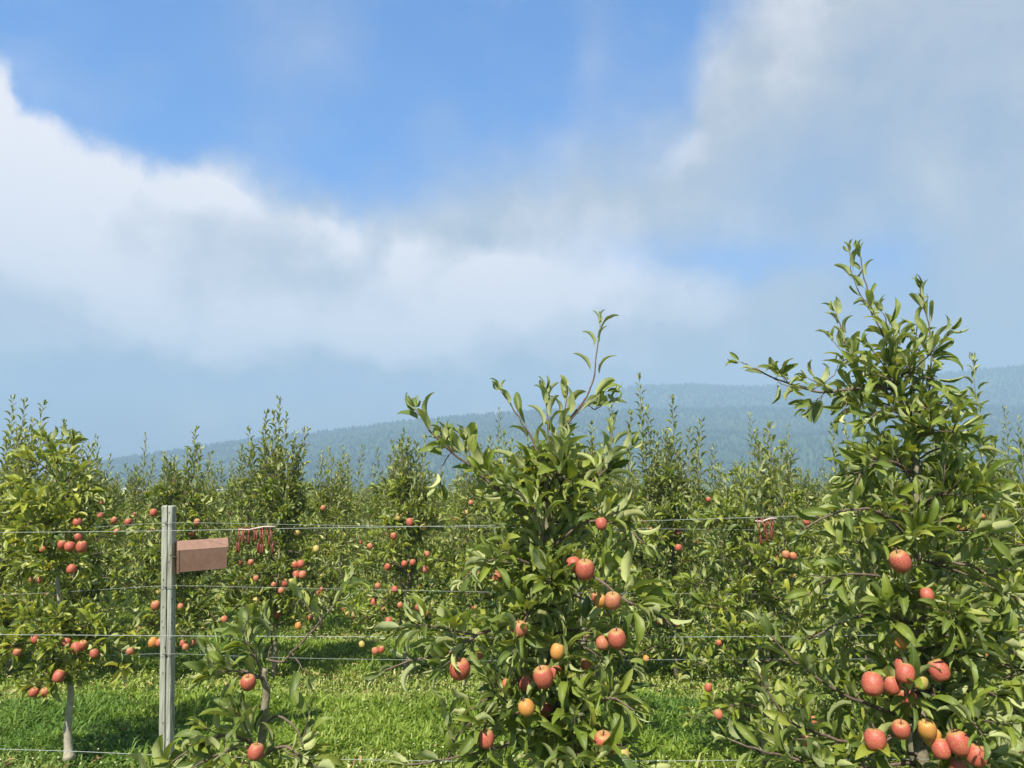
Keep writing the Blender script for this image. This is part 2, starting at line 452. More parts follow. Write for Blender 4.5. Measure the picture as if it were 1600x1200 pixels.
def leaves_arrays(P, D, U, S, T, lod, seed=0):
    P = np.array(P, dtype=np.float64).reshape(-1, 3); D = np.array(D).reshape(-1, 3); U = np.array(U).reshape(-1, 3)
    S = np.array(S); T = np.array(T).reshape(-1, 3)
    D = D / np.linalg.norm(D, axis=1)[:, None]
    Z = U - D * np.sum(U * D, axis=1)[:, None]; ln = np.linalg.norm(Z, axis=1)
    Z[ln < 1e-4] = (0.1, .2, 1); Z /= np.linalg.norm(Z, axis=1)[:, None]
    Yv = np.cross(Z, D)
    rs = np.random.RandomState(seed); ti = rs.randint(0, len(TPL[lod]), len(P))
    VV = []; FF = []; UU = []; CC = []; base = 0
    for k, (v, f, uv) in enumerate(TPL[lod]):
        ix = np.where(ti == k)[0]
        if not len(ix): continue
        flip = 1.0
        M = np.stack([D[ix], Yv[ix], Z[ix]], axis=1)      # n,3(axis),3
        W = np.einsum('vi,nij->nvj', v, M) * S[ix][:, None, None] + P[ix][:, None, :]
        n = len(ix); nv = len(v)
        VV.append(W.reshape(-1, 3)); UU.append(np.tile(uv, (n, 1))); CC.append(np.repeat(T[ix], nv, axis=0))
        FF.append((f[None] + (np.arange(n) * nv)[:, None, None] + base).reshape(-1, 4)); base += n * nv
    return np.concatenate(VV), np.concatenate(FF), np.concatenate(UU), np.concatenate(CC)

class Tree:
    def __init__(s, seed, lod, leafL=.1, bright=0.0):
        s.rg = random.Random(seed); s.seed = seed; s.lod = lod; s.L = leafL
        s.P = []; s.D = []; s.U = []; s.S = []; s.T = []
        s.trunk = MB(); s.br = []; s.ap = []; s.bright = bright; s.hang = []
        s.tn = {0: 7, 1: 6, 2: 5, 3: 4}[lod]
    def leaf(s, p, d, u, L, young=0.0):
        rg = s.rg
        s.P.append(tuple(p)); s.D.append(tuple(d)); s.U.append(tuple(u)); s.S.append(L)
        y = 0.0
        q = rg.random()
        if q < .025: y = rg.uniform(.5, 1)
        elif q < .14: y = rg.uniform(.05, .35)
        s.T.append((min(1, max(0, rg.gauss(.47 + s.bright, .28))), young, y))
    def rv(s, k): 
        g = s.rg.gauss
        return Vector((g(0, k), g(0, k), g(0, k)))
    def rosette(s, p, t, n, L, young=0.0):
        rg = s.rg
        t = (t + s.rv(.25)).normalized()
        a = Vector((1, 0, 0)) if abs(t.x) < .7 else Vector((0, 1, 0))
        u = (a - t * a.dot(t)).normalized(); w = t.cross(u); ph = rg.random() * 6.28
        if s.lod == 0: L = L * rg.uniform(.82, 1.16)
        for k in range(n):
            an = ph + k * 2.4
            r = u * math.cos(an) + w * math.sin(an)
            sp = rg.uniform(.5, 1.25)
            d = (t * math.cos(sp) + r * math.sin(sp)); d = d + s.rv(.12); d.z -= .05; d.normalize()
            up = t * .7 + Vector((0, 0, .75)) + s.rv(.42)
            s.leaf(p + r * .004, d, up, L * rg.uniform(.55, 1.18), young)
    def shoot(s, pts, spacing, L, a=.9, young=.5, start=0.0, tip=True):
        rg = s.rg
        P = [Vector(p) for p in pts]
        seg = [(P[i + 1] - P[i]).length for i in range(len(P) - 1)]; tot = sum(seg)
        d = start * tot; ph = rg.random() * 6.28
        while d < tot:
            q = d; i = 0
            while i < len(seg) - 1 and q > seg[i]: q -= seg[i]; i += 1
            t = (P[i + 1] - P[i]).normalized(); p = P[i] + t * q
            ax = Vector((1, 0, 0)) if abs(t.x) < .7 else Vector((0, 1, 0))
            u = (ax - t * ax.dot(t)).normalized(); w = t.cross(u)
            ph += 2.4 + rg.uniform(-.3, .3)
            r = u * math.cos(ph) + w * math.sin(ph)
            fr = d / tot; aa = a * (1.1 - .45 * fr) + rg.uniform(-.2, .2)
            dd = t * math.cos(aa) + r * math.sin(aa)
            up = t * 1.0 + Vector((0, 0, .5)) + s.rv(.3)
            sc = 1.0 if fr < .7 else 1.0 - (fr - .7) / .3 * .42
            s.leaf(p + r * .002, dd, up, L * sc * rg.uniform(.78, 1.08), young)
            d += spacing * rg.uniform(.75, 1.3)
        if tip:
            t = (P[-1] - P[-2]).normalized()
            for k in range(3): s.leaf(P[-1], t + s.rv(.3), t + s.rv(.6), L * rg.uniform(.4, .6), young)
    def wood(s, mb, pts, r0, r1, n=None):
        k = len(pts)
        mb.tube(pts, [r0 + (r1 - r0) * i / (k - 1) for i in range(k)], n or s.tn)
    def smooth(s, pts, k=4, wob=.0016):
        """Catmull-Rom through the points"""
        P = [Vector(p) for p in pts]; P = [P[0] * 2 - P[1]] + P + [P[-1] * 2 - P[-2]]
        o = []
        for i in range(1, len(P) - 2):
            for j in range(k):
                t = j / k
                a, b, c, d = P[i - 1], P[i], P[i + 1], P[i + 2]
                o.append(.5 * ((2 * b) + (c - a) * t + (2 * a - 5 * b + 4 * c - d) * t * t + (3 * b - a - 3 * c + d) * t ** 3) + s.rv(wob))
        o.append(P[-2]); return o
    def lateral(s, p0, az, L, elev, r0, mb, dens=1.0, droop=.5, twig=True, young=.1, ros=6):
        rg = s.rg; pts = [Vector(p0)]; n = 6; e = elev; a = az
        for i in range(n):
            d = Vector((math.cos(a) * math.cos(e), math.sin(a) * math.cos(e), math.sin(e)))
            pts.append(pts[-1] + d * L / n); e -= droop * rg.uniform(.1, .3); a += rg.uniform(-.15, .15)
        s.wood(mb, pts, r0 * .72, r0 * .22)
        s.dress(pts, L, mb, dens, twig, young, ros)
        return pts
    def dress(s, pts, L, mb, dens=1.0, twig=True, young=.1, ros=6, t0=.15):
        rg = s.rg; n = len(pts) - 1
        step = .06 / dens; d = L * t0
        while d < L * .97:
            i = min(n - 1, int(d / L * n)); q = d / L * n - i
            p = pts[i].lerp(pts[i + 1], q); t = (pts[i + 1] - pts[i]).normalized()
            out = (t * .5 + s.rv(.6) + Vector((0, 0, .45))).normalized()
            if twig and rg.random() < .28:
                tl = rg.uniform(.07, .17); dd = (t * .7 + s.rv(.55) + Vector((0, 0, .2))).normalized()
                e1 = p + dd * tl * .5; e2 = e1 + (dd + Vector((0, 0, .25))).normalized() * tl * .5
                s.wood(mb, [p, e1, e2], .0028, .0014, 3)
                s.shoot([p, e1, e2], .022 / dens ** .5, s.L * .92, .95, .3)
            else:
                q2 = p + out * rg.uniform(.01, .035)
                if s.lod <= 1: s.wood(mb, [p, q2], .003, .0025, 3)
                s.rosette(q2, out, rg.randint(ros - 2, ros + 1), s.L, young)
                if rg.random() < .3: s.hang.append(q2)
            d += step * rg.uniform(.7, 1.3)
        s.rosette(pts[-1], (pts[-1] - pts[-2]).normalized(), ros, s.L * .9, .4)
    def branch(s, pts, r0, r1, mode='mix', dens=1.0, sep=True, start=.12, L=None, young=.5):
        """hand placed branch"""
        mb = MB(); P = s.smooth(pts); s.wood(mb, P, r0 * .68, r1 * .75)
        tot = sum((P[i + 1] - P[i]).length for i in range(len(P) - 1))
        L = L or s.L
        if mode == 'shoot': s.shoot(P, .033 / dens, L, .95, young, start)
        elif mode == 'mix':
            k = int(len(P) * .55)
            s.dress(P[:k + 1], tot * .55, mb, dens * 1.3, True, .15, 6, start); s.shoot(P[k:], .030 / dens, L, 1.0, young)
        elif mode == 'spur': s.dress(P, tot, mb, dens * 1.25, True, .15, 6, start)
        s.br.append(mb)
    def clear_for_apples(s, mar=1.0):
        if not s.ap or not s.P: return
        P = np.array(s.P); D = np.array(s.D); S = np.array(s.S)
        D = D / np.linalg.norm(D, axis=1)[:, None]
        C = P + D * (S * .6)[:, None]; Tp = P + D * (S * 1.05)[:, None]
        keep = np.ones(len(P), bool); o = np.array((0, 0, CAMH))
        for (p, d, k, vis) in s.ap:
            p = np.array(p); r = d * .5
            for Q, f in ((C, 1.15), (Tp, .9)):
                keep &= np.linalg.norm(Q - p, axis=1) > r * f
            if vis:   # keep the sunny outer side of the fruit free, as pickers thin it
                ax = (o - p); ax /= np.linalg.norm(ax)
                for Q, f in ((C, vis), (Tp, vis * .8), (P, vis * .6)):
                    w = Q - p; al = w @ ax; pr = np.linalg.norm(w - al[:, None] * ax, axis=1)
                    keep &= ~((al > -r * .3) & (al < .7) & (pr < r * f))
        for nm in 'PDUST': setattr(s, nm, [v for v, k in zip(getattr(s, nm), keep) if k])
    def build(s, loc, label, group, one_branch=False, smat=None):
        s.clear_for_apples()
        root = empty("apple_tree", loc, label, "apple tree", group)
        off = Vector(loc)
        def local(me): me.transform(Matrix.Translation(-off)); return me
        link("trunk", local(s.trunk.mesh("trunk", getattr(s, "tmat", M_TRUNK))), root)
        if one_branch:
            mb = MB()
            for b in s.br:
                k = len(mb.v); mb.v += b.v; mb.f += [[i + k if i >= 0 else -1 for i in f] for f in b.f]
            if mb.v: link("branch", local(mb.mesh("branch", M_TWIG)), root)
        else:
            for b in s.br:
                if b.v: link("branch", local(b.mesh("branch", M_TWIG)), root)
        V, F, UV, C = leaves_arrays(s.P, s.D, s.U, s.S, s.T, s.lod, s.seed)
        link("crown", local(mesh_np("crown", V, F, smat or (M_LEAF if s.lod == 0 else M_LEAF2), UV, C)), root)
        for (p, d, k, vis) in s.ap: add_apple(root, p, d, k, s.rg, stem=s.lod == 0)
        return root

def std_tree(x, y, seed, lod, H=2.0, z0=.45, wid=.5, nlat=26, tips=(), apples=8, rshoots=4, dens=1.0, L=.1, trunk=None, shmax=2.6):
    t = Tree(seed, lod, L); rg = t.rg; t.bright = random.Random(seed).uniform(-.1, .14); H = H * random.Random(seed + 1).uniform(.95, 1.06)
    if trunk is None:
        n = 8; trunk = [Vector((x, y, -.05))]
        lx = rg.uniform(-.05, .05); ly = rg.uniform(-.05, .05)
        for i in range(1, n + 1):
            f = i / n; trunk.append(Vector((x + lx * f + rg.uniform(-.02, .02), y + ly * f + rg.uniform(-.02, .02), H * f)))
    k = len(trunk)
    t.trunk.tube(trunk, [(.034 if i == 0 else .026) * (1 - .78 * i / (k - 1)) for i in range(k)], 8 if lod < 2 else 6)
    def at(z):
        for a, b in zip(trunk, trunk[1:]):
            if b.z >= z: return a.lerp(b, max(0, min(1, (z - a.z) / max(1e-6, b.z - a.z))))
        return trunk[-1]
    mb = MB()
    for i in range(nlat):
        f = (i + rg.random()) / nlat; z = z0 + (H * .96 - z0) * f
        az = i * 2.4 + rg.uniform(-.4, .4)
        prof = wid * (.62 + .5 * math.sin(min(1, f * 1.3 + .15) * 2.6)) * (1 - .42 * f ** 2)
        ll = prof * rg.uniform(.7, 1.2)
        # rows are pruned to a flat wall: shorter towards the alleys
        ll *= 1.0 - .18 * abs(math.sin(az))
        pp = t.lateral(at(z), az, ll, rg.uniform(-.2, .6) + .35 * f, .009 - .004 * f, mb, dens, .5)
        if rg.random() < .14 + .5 * f ** 3:      # upright water shoot off the lateral
            q = pp[rg.randint(2, 5)]; h = rg.uniform(.15, .36)
            sp = [q, q + Vector((rg.uniform(-.03, .03), rg.uniform(-.03, .03), h * .5)), q + Vector((rg.uniform(-.06, .06), rg.uniform(-.05, .05), h))]
            t.wood(mb, sp, .003, .0015, 3); t.shoot(sp, .028, L * 1., 1.2, .6)
    t.br.append(mb)
    for (tx, ty) in [] if tips is None else tips:
        tip = px(tx, ty, y + rg.uniform(-.12, .12))
        b = at(H * rg.uniform(.72, .9)); kx = max(-.45, min(.45, tip.x - b.x))
        knee = Vector((tip.x - (tip.x - b.x) * .12, tip.y, b.z + (tip.z - b.z) * .22 + .02))
        m2 = MB(); P = t.smooth([b, knee, knee.lerp(tip, .5) + Vector((rg.uniform(-.02, .02), 0, 0)), tip], 3, .002)
        t.wood(m2, P, .0045, .0015, 4); t.shoot(P, .031, L * 1.1, 1.35, .85, .1); t.br.append(m2)
        for kk in range(rg.randint(0, 2)):   # side shoots around the leader
            f = rg.uniform(.2, .5); p = P[int(f * (len(P) - 1))]; hh = (tip.z - p.z) * rg.uniform(.35, .75)
            e = p + Vector((rg.uniform(-.09, .09), rg.uniform(-.06, .06), hh)); mm = p.lerp(e, .4) + Vector(((e.x - p.x) * .5, 0, 0))
            t.wood(mb, [p, mm, e], .003, .0015, 3); t.shoot([p, mm, e], .035, L * 1.02, 1.3, .8)
    for k_ in range(rshoots):
        b = at(H * rg.uniform(.75, 1)); h = rg.uniform(.2, max(.3, shmax - b.z)); a = rg.random() * 6.28; o = rg.uniform(.02, .22)
        P = [b, b + Vector((math.cos(a) * o, math.sin(a) * o * .6, h * .3)), b + Vector((math.cos(a) * o * 1.2, math.sin(a) * o * .7, h))]
        t.wood(mb, P, .004, .0015, 3); t.shoot(P, .033, L * 1.05, 1.3, .8)
    for k_ in range(apples):
        if not t.hang: break
        front = sorted(rg.sample(t.hang, min(len(t.hang), 4)), key=lambda q: q.y)
        p = front[0] + Vector((rg.uniform(-.02, .02), -.02, -.05)); kd = rg.choice(['red', 'pink', 'red', 'orange', 'yellow'])
        if p.z < H * .93: t.ap.append((tuple(p), rg.uniform(.058, .07), kd, 1.0 if rg.random() < .6 else 0))
    return t

# ------------------------------------------------------------------ ground
def ground_material():
    m, nt, b = newmat("meadow_soil"); L = nt.links.new
    n = noise(nt, .9, 6, .6); n2 = noise(nt, 14, 4, .6)
    c = ramp(nt, n, [(.3, (.045, .085, .018)), (.6, (.075, .125, .028)), (.8, (.12, .14, .05))])
    c = mixc(nt, mth(nt, 'MULTIPLY', n2, .5), c, (.05, .06, .02))
    L(c, b.inputs['Base Color']); b.inputs['Roughness'].default_value = .95
    b.inputs['Specular IOR Level'].default_value = .1
    bp = nd(nt, 'ShaderNodeBump'); bp.inputs['Strength'].default_value = .5; bp.inputs['Distance'].default_value = .05
    L(n2, bp.inputs['Height']); L(bp.outputs[0], b.inputs['Normal'])
    return m
gm = ground_material()
g = MB(); g.add([(-9000, -3000, 0), (9000, -3000, 0), (9000, 9000, 0), (-9000, 9000, 0)], [(0, 1, 2, 3)])
tag(link("ground", g.mesh("ground", gm, False)), kind='structure', label='flat green orchard floor reaching to the foot of the hills')

def grass_material(name):
    m, nt, b = newmat(name); L = nt.links.new
    at = nd(nt, 'ShaderNodeAttribute'); at.attribute_name = 'tone'; sp = nd(nt, 'ShaderNodeSeparateColor'); L(at.outputs['Color'], sp.inputs[0])
    c = ramp(nt, sp.outputs[0], [(0, (.07, .13, .010)), (.4, (.165, .245, .024)), (.75, (.275, .355, .048)), (1, (.42, .46, .13))])
    c = mixc(nt, sp.outputs[1], c, (.48, .46, .16))
    c = mixc(nt, sp.outputs[2], c, (.09, .20, .05))
    L(c, b.inputs['Base Color']); b.inputs['Roughness'].default_value = .5; b.inputs['Specular IOR Level'].default_value = .35
    tr = nd(nt, 'ShaderNodeBsdfTranslucent'); L(mixc(nt, 1.0, c, (1.4, 1.5, .8), 'MULTIPLY'), tr.inputs[0])
    mx = nd(nt, 'ShaderNodeMixShader'); mx.inputs[0].default_value = .3
    L(b.outputs[0], mx.inputs[1]); L(tr.outputs[0], mx.inputs[2]); L(mx.outputs[0], nt.nodes['Material Output'].inputs[0])
    return m
M_GRASS = grass_material("grass_blades")

ROWS = [2.6, 5.2, 7.8]
def strip_f(Y):
    d = np.min(np.abs(Y[:, None] - np.array([2.6, 5.2, 7.8, 10.4, 13.0])[None] + .4), axis=1)
    return np.clip(1 - (d - .32) / .3, 0, 1)
def vnoise(x, y, s, seed):
    rs = np.random.RandomState(seed); G = rs.rand(64, 64)
    u = x / s; v = y / s; i = np.floor(u).astype(int); j = np.floor(v).astype(int); fu = u - i; fv = v - j
    fu = fu * fu * (3 - 2 * fu); fv = fv * fv * (3 - 2 * fv); g_ = lambda a, b: G[a % 64, b % 64]
    return (g_(i, j) * (1 - fu) + g_(i + 1, j) * fu) * (1 - fv) + (g_(i, j + 1) * (1 - fu) + g_(i + 1, j + 1) * fu) * fv
def build_grass():
    rs = np.random.RandomState(3)
    n = 330000
    Y = 3.6 + (16 - 3.6) * rs.rand(n) ** 1.35
    X = (rs.rand(n) * 2 - 1) * (.78 * Y + .6)
    st = strip_f(Y + (vnoise(X, Y, .5, 1) - .5) * .5)
    kp = rs.rand(n) > st * .45; X, Y, st = X[kp], Y[kp], st[kp]; n = len(X)
    big = vnoise(X, Y, .8, 4) * .45 + vnoise(X, Y, .22, 18) * .75 - .1
    H = (.045 + .08 * big + .05 * rs.rand(n)) * (1 - .55 * st) * (1 + .0 * Y)
    long_ = rs.rand(n) < .015; H[long_] *= 1.8
    W = .0035 + .0035 * rs.rand(n) + .0002 * Y
    a = rs.rand(n) * 6.283; lean = rs.rand(n) * 1.3 + .2
    lx = np.cos(a); ly = np.sin(a); b = a + 1.2 + rs.rand(n); wx = np.cos(b) * W; wy = np.sin(b) * W
    V = np.zeros((n, 7, 3), np.float32)
    for k, (h, w, l) in enumerate(((0, .8, 0), (.45, 1, .18), (.82, .7, .55))):
        cx = X + lx * H * lean * l; cy = Y + ly * H * lean * l; cz = H * h * (1 - .25 * lean * l) - .004
        V[:, 2 * k, 0] = cx - wx * w; V[:, 2 * k, 1] = cy - wy * w; V[:, 2 * k, 2] = cz
        V[:, 2 * k + 1, 0] = cx + wx * w; V[:, 2 * k + 1, 1] = cy + wy * w; V[:, 2 * k + 1, 2] = cz
    V[:, 6, 0] = X + lx * H * lean; V[:, 6, 1] = Y + ly * H * lean; V[:, 6, 2] = H * (1 - .35 * lean)
    f = np.array([(0, 1, 3, 2), (2, 3, 5, 4), (4, 5, 6, -1)])
    F = f[None] + (np.arange(n) * 7)[:, None, None]; F = np.where(f[None] < 0, -1, F).reshape(-1, 4)
    tone = np.clip(.05 + .35 * vnoise(X, Y, .9, 8) + .40 * vnoise(X, Y, .22, 18) + .28 * rs.randn(n) * .6 + .25 * st, 0, 1)
    dry = np.clip(st * .85 * (vnoise(X, Y, .6, 9) > .35) + (rs.rand(n) < .03) * .6, 0, 1) * rs.rand(n)
    bl = np.clip((vnoise(X, Y, 1.3, 11) - .68) * 3, 0, .35)
    C = np.repeat(np.stack([tone, dry, bl], 1), 7, axis=0)
    o = link("grass", mesh_np("grass", V.reshape(-1, 3), F, M_GRASS, None, C))
    tag(o, 'long green grass growing in the alleys between the orchard rows', 'grass', kind='stuff')
    # broad leaved weeds and clover
    n = 42000
    Y = 3.6 + (14 - 3.6) * rs.rand(n) ** 1.35; X = (rs.rand(n) * 2 - 1) * (.78 * Y + .6)
    st = strip_f(Y + (vnoise(X, Y, .5, 1) - .5) * .5)
    keep = rs.rand(n) < np.clip(.25 + .75 * st + (vnoise(X, Y, 1.3, 11) > .62) * .6, 0, 1)
    X, Y, st = X[keep], Y[keep], st[keep]; n = len(X)
    z = (.02 + .07 * rs.rand(n)); r = .007 + .009 * rs.rand(n)
    a = rs.rand(n) * 6.283; tx = rs.randn(n) * .4; ty = rs.randn(n) * .4 - .3
    V = np.zeros((n, 6, 3), np.float32)
    for k in range(6):
        an = a + k * 1.047; q = r * (1 if k % 3 else 1.35)
        dx = np.cos(an) * q; dy = np.sin(an) * q
        V[:, k, 0] = X + dx; V[:, k, 1] = Y + dy; V[:, k, 2] = z + dx * tx + dy * ty
    f = np.array([(0, 1, 2, 3), (0, 3, 4, 5)]); F = (f[None] + (np.arange(n) * 6)[:, None, None]).reshape(-1, 4)
    C = np.stack([np.clip(.35 + .3 * rs.randn(n), 0, 1), np.clip(st * .35 * rs.rand(n), 0, 1), np.clip((vnoise(X, Y, 1.3, 11) - .6) * 3, 0, .5)], 1)
    o = link("weeds", mesh_np("weeds", V.reshape(-1, 3), F, M_GRASS, None, np.repeat(C, 6, axis=0), smooth=False))
    tag(o, 'low clover and broad leaved weeds creeping through the orchard grass', 'weeds', kind='stuff')
    # small pale seed heads / flowers
    n = 6000
    Y = 3.6 + (12 - 3.6) * rs.rand(n) ** 1.3; X = (rs.rand(n) * 2 - 1) * (.78 * Y + .6)
    keep = rs.rand(n) < .12 + .88 * strip_f(Y); X, Y = X[keep], Y[keep]; n = len(X)
    z = .05 + .08 * rs.rand(n); r = .004 + .004 * rs.rand(n)
    V = np.zeros((n, 6, 3), np.float32)
    offs = [(1, 0, 0), (0, 1, 0), (-1, 0, 0), (0, -1, 0), (0, 0, .8), (0, 0, -.8)]
    for k, o_ in enumerate(offs):
        V[:, k] = np.stack([X + r * o_[0], Y + r * o_[1], z + r * o_[2]], 1)
    f = np.array([(0, 1, 4, -1), (1, 2, 4, -1), (2, 3, 4, -1), (3, 0, 4, -1), (1, 0, 5, -1), (2, 1, 5, -1), (3, 2, 5, -1), (0, 3, 5, -1)])
    F = f[None] + (np.arange(n) * 6)[:, None, None]; F = np.where(f[None] < 0, -1, F).reshape(-1, 4)
    mf, nt, b = newmat("weed_flower"); b.inputs['Base Color'].default_value = (.72, .72, .42, 1); b.inputs['Roughness'].default_value = .8
    tag(link("weed_flowers", mesh_np("weed_flowers", V.reshape(-1, 3), F, mf)), 'tiny pale weed flowers dotted along the strips under the rows', 'wildflowers', kind='stuff')
build_grass()
def fallen():
    rs = random.Random(12); T = Tree(55, 2, .08)
    for k in range(900):
        Y = rs.choice((5.2, 7.8, 10.4)) + rs.gauss(-.15, .4); x = rs.uniform(-.75, .75) * Y
        T.leaf((x, Y, rs.uniform(.02, .07)), (rs.gauss(0, 1), rs.gauss(0, 1), rs.gauss(0, .3)), (rs.gauss(0, .5), rs.gauss(0, .5), 1), rs.uniform(.045, .08))
        T.T[-1] = (rs.random(), 0, rs.uniform(.2, 1))
    V, F, UV, C = leaves_arrays(T.P, T.D, T.U, T.S, T.T, 2, 8)
    m, nt, b = newmat("dead_leaf"); at = nd(nt, 'ShaderNodeAttribute'); at.attribute_name = 'tone'; sp = nd(nt, 'ShaderNodeSeparateColor'); nt.links.new(at.outputs['Color'], sp.inputs[0])
    nt.links.new(ramp(nt, sp.outputs[0], [(0, (.14, .08, .035)), (.6, (.30, .20, .08)), (1, (.45, .38, .14))]), b.inputs['Base Color']); b.inputs['Roughness'].default_value = .9
    tag(link("fallen_leaves", mesh_np("fallen_leaves", V, F, m, UV, C)), 'brown and yellow fallen leaves lying in the grass under the rows', 'fallen leaves', kind='stuff')
fallen()

# ------------------------------------------------------------------ far hills
def hill_material(name, c0, c1, c2):
    m, nt, b = newmat(name); n = noise(nt, .012, 6, .65); n2 = noise(nt, .06, 4, .6)
    c = ramp(nt, mth(nt, 'ADD', mth(nt, 'MULTIPLY', n, .7), mth(nt, 'MULTIPLY', n2, .3)), [(.38, c0), (.55, c1), (.72, c2)])
    nt.links.new(c, b.inputs['Base Color']); b.inputs['Roughness'].default_value = 1; b.inputs['Specular IOR Level'].default_value = 0
    return m
M_HILL = hill_material("hill_meadow_and_wood", (.03, .055, .02), (.055, .09, .03), (.16, .19, .07))
HILLS = []
def hill(name, ridge, Rr, Rn, Rb, label, seed):
    ca = [px_dir(x, y) for x, y in ridge]
    A = np.array([c[0] for c in ca]); E = np.array([c[1] for c in ca])
    def elev(a): return np.interp(a, A, E)
    def zf(a, r):
        top = CAMH + np.tan(np.maximum(elev(a), -.002)) * Rr
        f = np.clip((r - Rn) / (Rr - Rn), 0, 1); f = f ** 1.15 * (1.0 + .0 * f)
        bk = np.clip((r - Rr) / (Rb - Rr), 0, 1)
        x = np.sin(a) * r; y = np.cos(a) * r
        nz = (vnoise(x + 9000, y + 9000, 260, seed) - .5) * 50 + (vnoise(x + 9000, y + 9000, 90, seed + 1) - .5) * 16
        return (top * f * (1 - bk * bk * .9) + nz * np.clip(f * (1 - f) * 4, 0, 1) * .6) - 1.5 * (1 - np.clip(f * 20, 0, 1))
    na, nr = 200, 50
    aa = np.linspace(A[0], A[-1], na); rr = np.concatenate([np.linspace(Rn, Rr, 36), np.linspace(Rr, Rb, 15)[1:]])
    AA, RR = np.meshgrid(aa, rr, indexing='ij'); Z = zf(AA, RR)
    V = np.stack([np.sin(AA) * RR, np.cos(AA) * RR, Z], -1).reshape(-1, 3)
    m_ = len(rr); F = []
    ii, jj = np.meshgrid(np.arange(na - 1), np.arange(m_ - 1), indexing='ij'); b0 = (ii * m_ + jj).reshape(-1)
    F = np.stack([b0, b0 + m_, b0 + m_ + 1, b0 + 1], 1)[:, ::-1]
    o = link(name, mesh_np(name, V, F, M_HILL)); tag(o, label, kind='structure')
    HILLS.append((A, zf, Rn, Rr, Rb, seed))
hill("hills", [(-700, 775), (-300, 775), (60, 748), (190, 720), (400, 688), (480, 681), (640, 660), (760, 650), (860, 643), (1100, 640), (1400, 636), (1700, 640), (2300, 700)],
     1300, 650, 1600, 'long low wooded hill fading into haze behind the orchard', 21)
hill("hills", [(560, 760), (760, 690), (860, 655), (930, 625), (985, 607), (1080, 603), (1160, 608), (1230, 605), (1400, 593), (1600, 575), (1900, 572), (2600, 590)],
     1750, 1250, 2100, 'higher second hill rising to the right in blue haze', 31)

def forest(idx, n, hs, label, fields):
    A, zf, Rn, Rr, Rb, seed = HILLS[idx]
    rs = np.random.RandomState(seed)
    a = A[0] + (A[-1] - A[0]) * rs.rand(n); r = Rn + (Rr * 1.03 - Rn) * rs.rand(n) ** .7
    k = int(n * .12); r[:k] = Rr * (.985 + .03 * rs.rand(k))
    x = np.sin(a) * r; y = np.cos(a) * r; z = zf(a, r)
    open_ = vnoise(x + 9000, y + 9000, 120, seed + 5)
    f = (r - Rn) / (Rr - Rn)
    keep = (open_ < .62 + .3 * f) | (f > .8); x, y, z, f, open_ = x[keep], y[keep], z[keep], f[keep], open_[keep]; n = len(x)
    dec = vnoise(x + 9000, y + 9000, 150, seed + 9) > (.35 + .5 * f)
    H = hs * (.6 + .8 * rs.rand(n)); W = H * np.where(dec, .42, .24)
    ns = 5; rings = [(0.02, .35), (.35, 1.0), (.7, .7)]
    V = np.zeros((n, ns * 3 + 1, 3), np.float32)
    for i, (h, w) in enumerate(rings):
        for q in range(ns):
            an = q * 2 * math.pi / ns + i + rs.rand(n)
            ww = W * w * (.75 + .5 * rs.rand(n)); 
            V[:, i * ns + q, 0] = x + np.cos(an) * ww; V[:, i * ns + q, 1] = y + np.sin(an) * ww; V[:, i * ns + q, 2] = z - .5 + H * h
    V[:, -1, 0] = x; V[:, -1, 1] = y; V[:, -1, 2] = z + H
    fl = []
    for i in range(2):
        for q in range(ns): fl.append((i * ns + q, i * ns + (q + 1) % ns, (i + 1) * ns + (q + 1) % ns, (i + 1) * ns + q))
    for q in range(ns): fl.append((2 * ns + q, 2 * ns + (q + 1) % ns, 3 * ns, -1))
    fl = np.array(fl); F = fl[None] + (np.arange(n) * (ns * 3 + 1))[:, None, None]; F = np.where(fl[None] < 0, -1, F).reshape(-1, 4)
    C = np.stack([np.clip(rs.rand(n), 0, 1), dec * (.5 + .5 * rs.rand(n)), np.zeros(n)], 1)
    m, nt, b = newmat("hill_forest"); at = nd(nt, 'ShaderNodeAttribute'); at.attribute_name = 'tone'
    sp = nd(nt, 'ShaderNodeSeparateColor'); nt.links.new(at.outputs['Color'], sp.inputs[0])
    c = ramp(nt, sp.outputs[0], [(0, (.026, .050, .024)), (1, (.036, .062, .028))]); c = mixc(nt, sp.outputs[1], c, (.050, .080, .036))
    nt.links.new(c, b.inputs['Base Color']); b.inputs['Roughness'].default_value = 1; b.inputs['Specular IOR Level'].default_value = 0
    tag(link("forest", mesh_np("forest", V.reshape(-1, 3), F, m, None, np.repeat(C, ns * 3 + 1, axis=0))), label, 'forest', kind='stuff')
forest(0, 17000, 6.5, 'dark trees covering the long low hill behind the orchard', 0)
forest(1, 17000, 8.5, 'hazy trees along the ridge of the higher hill on the right', 0)

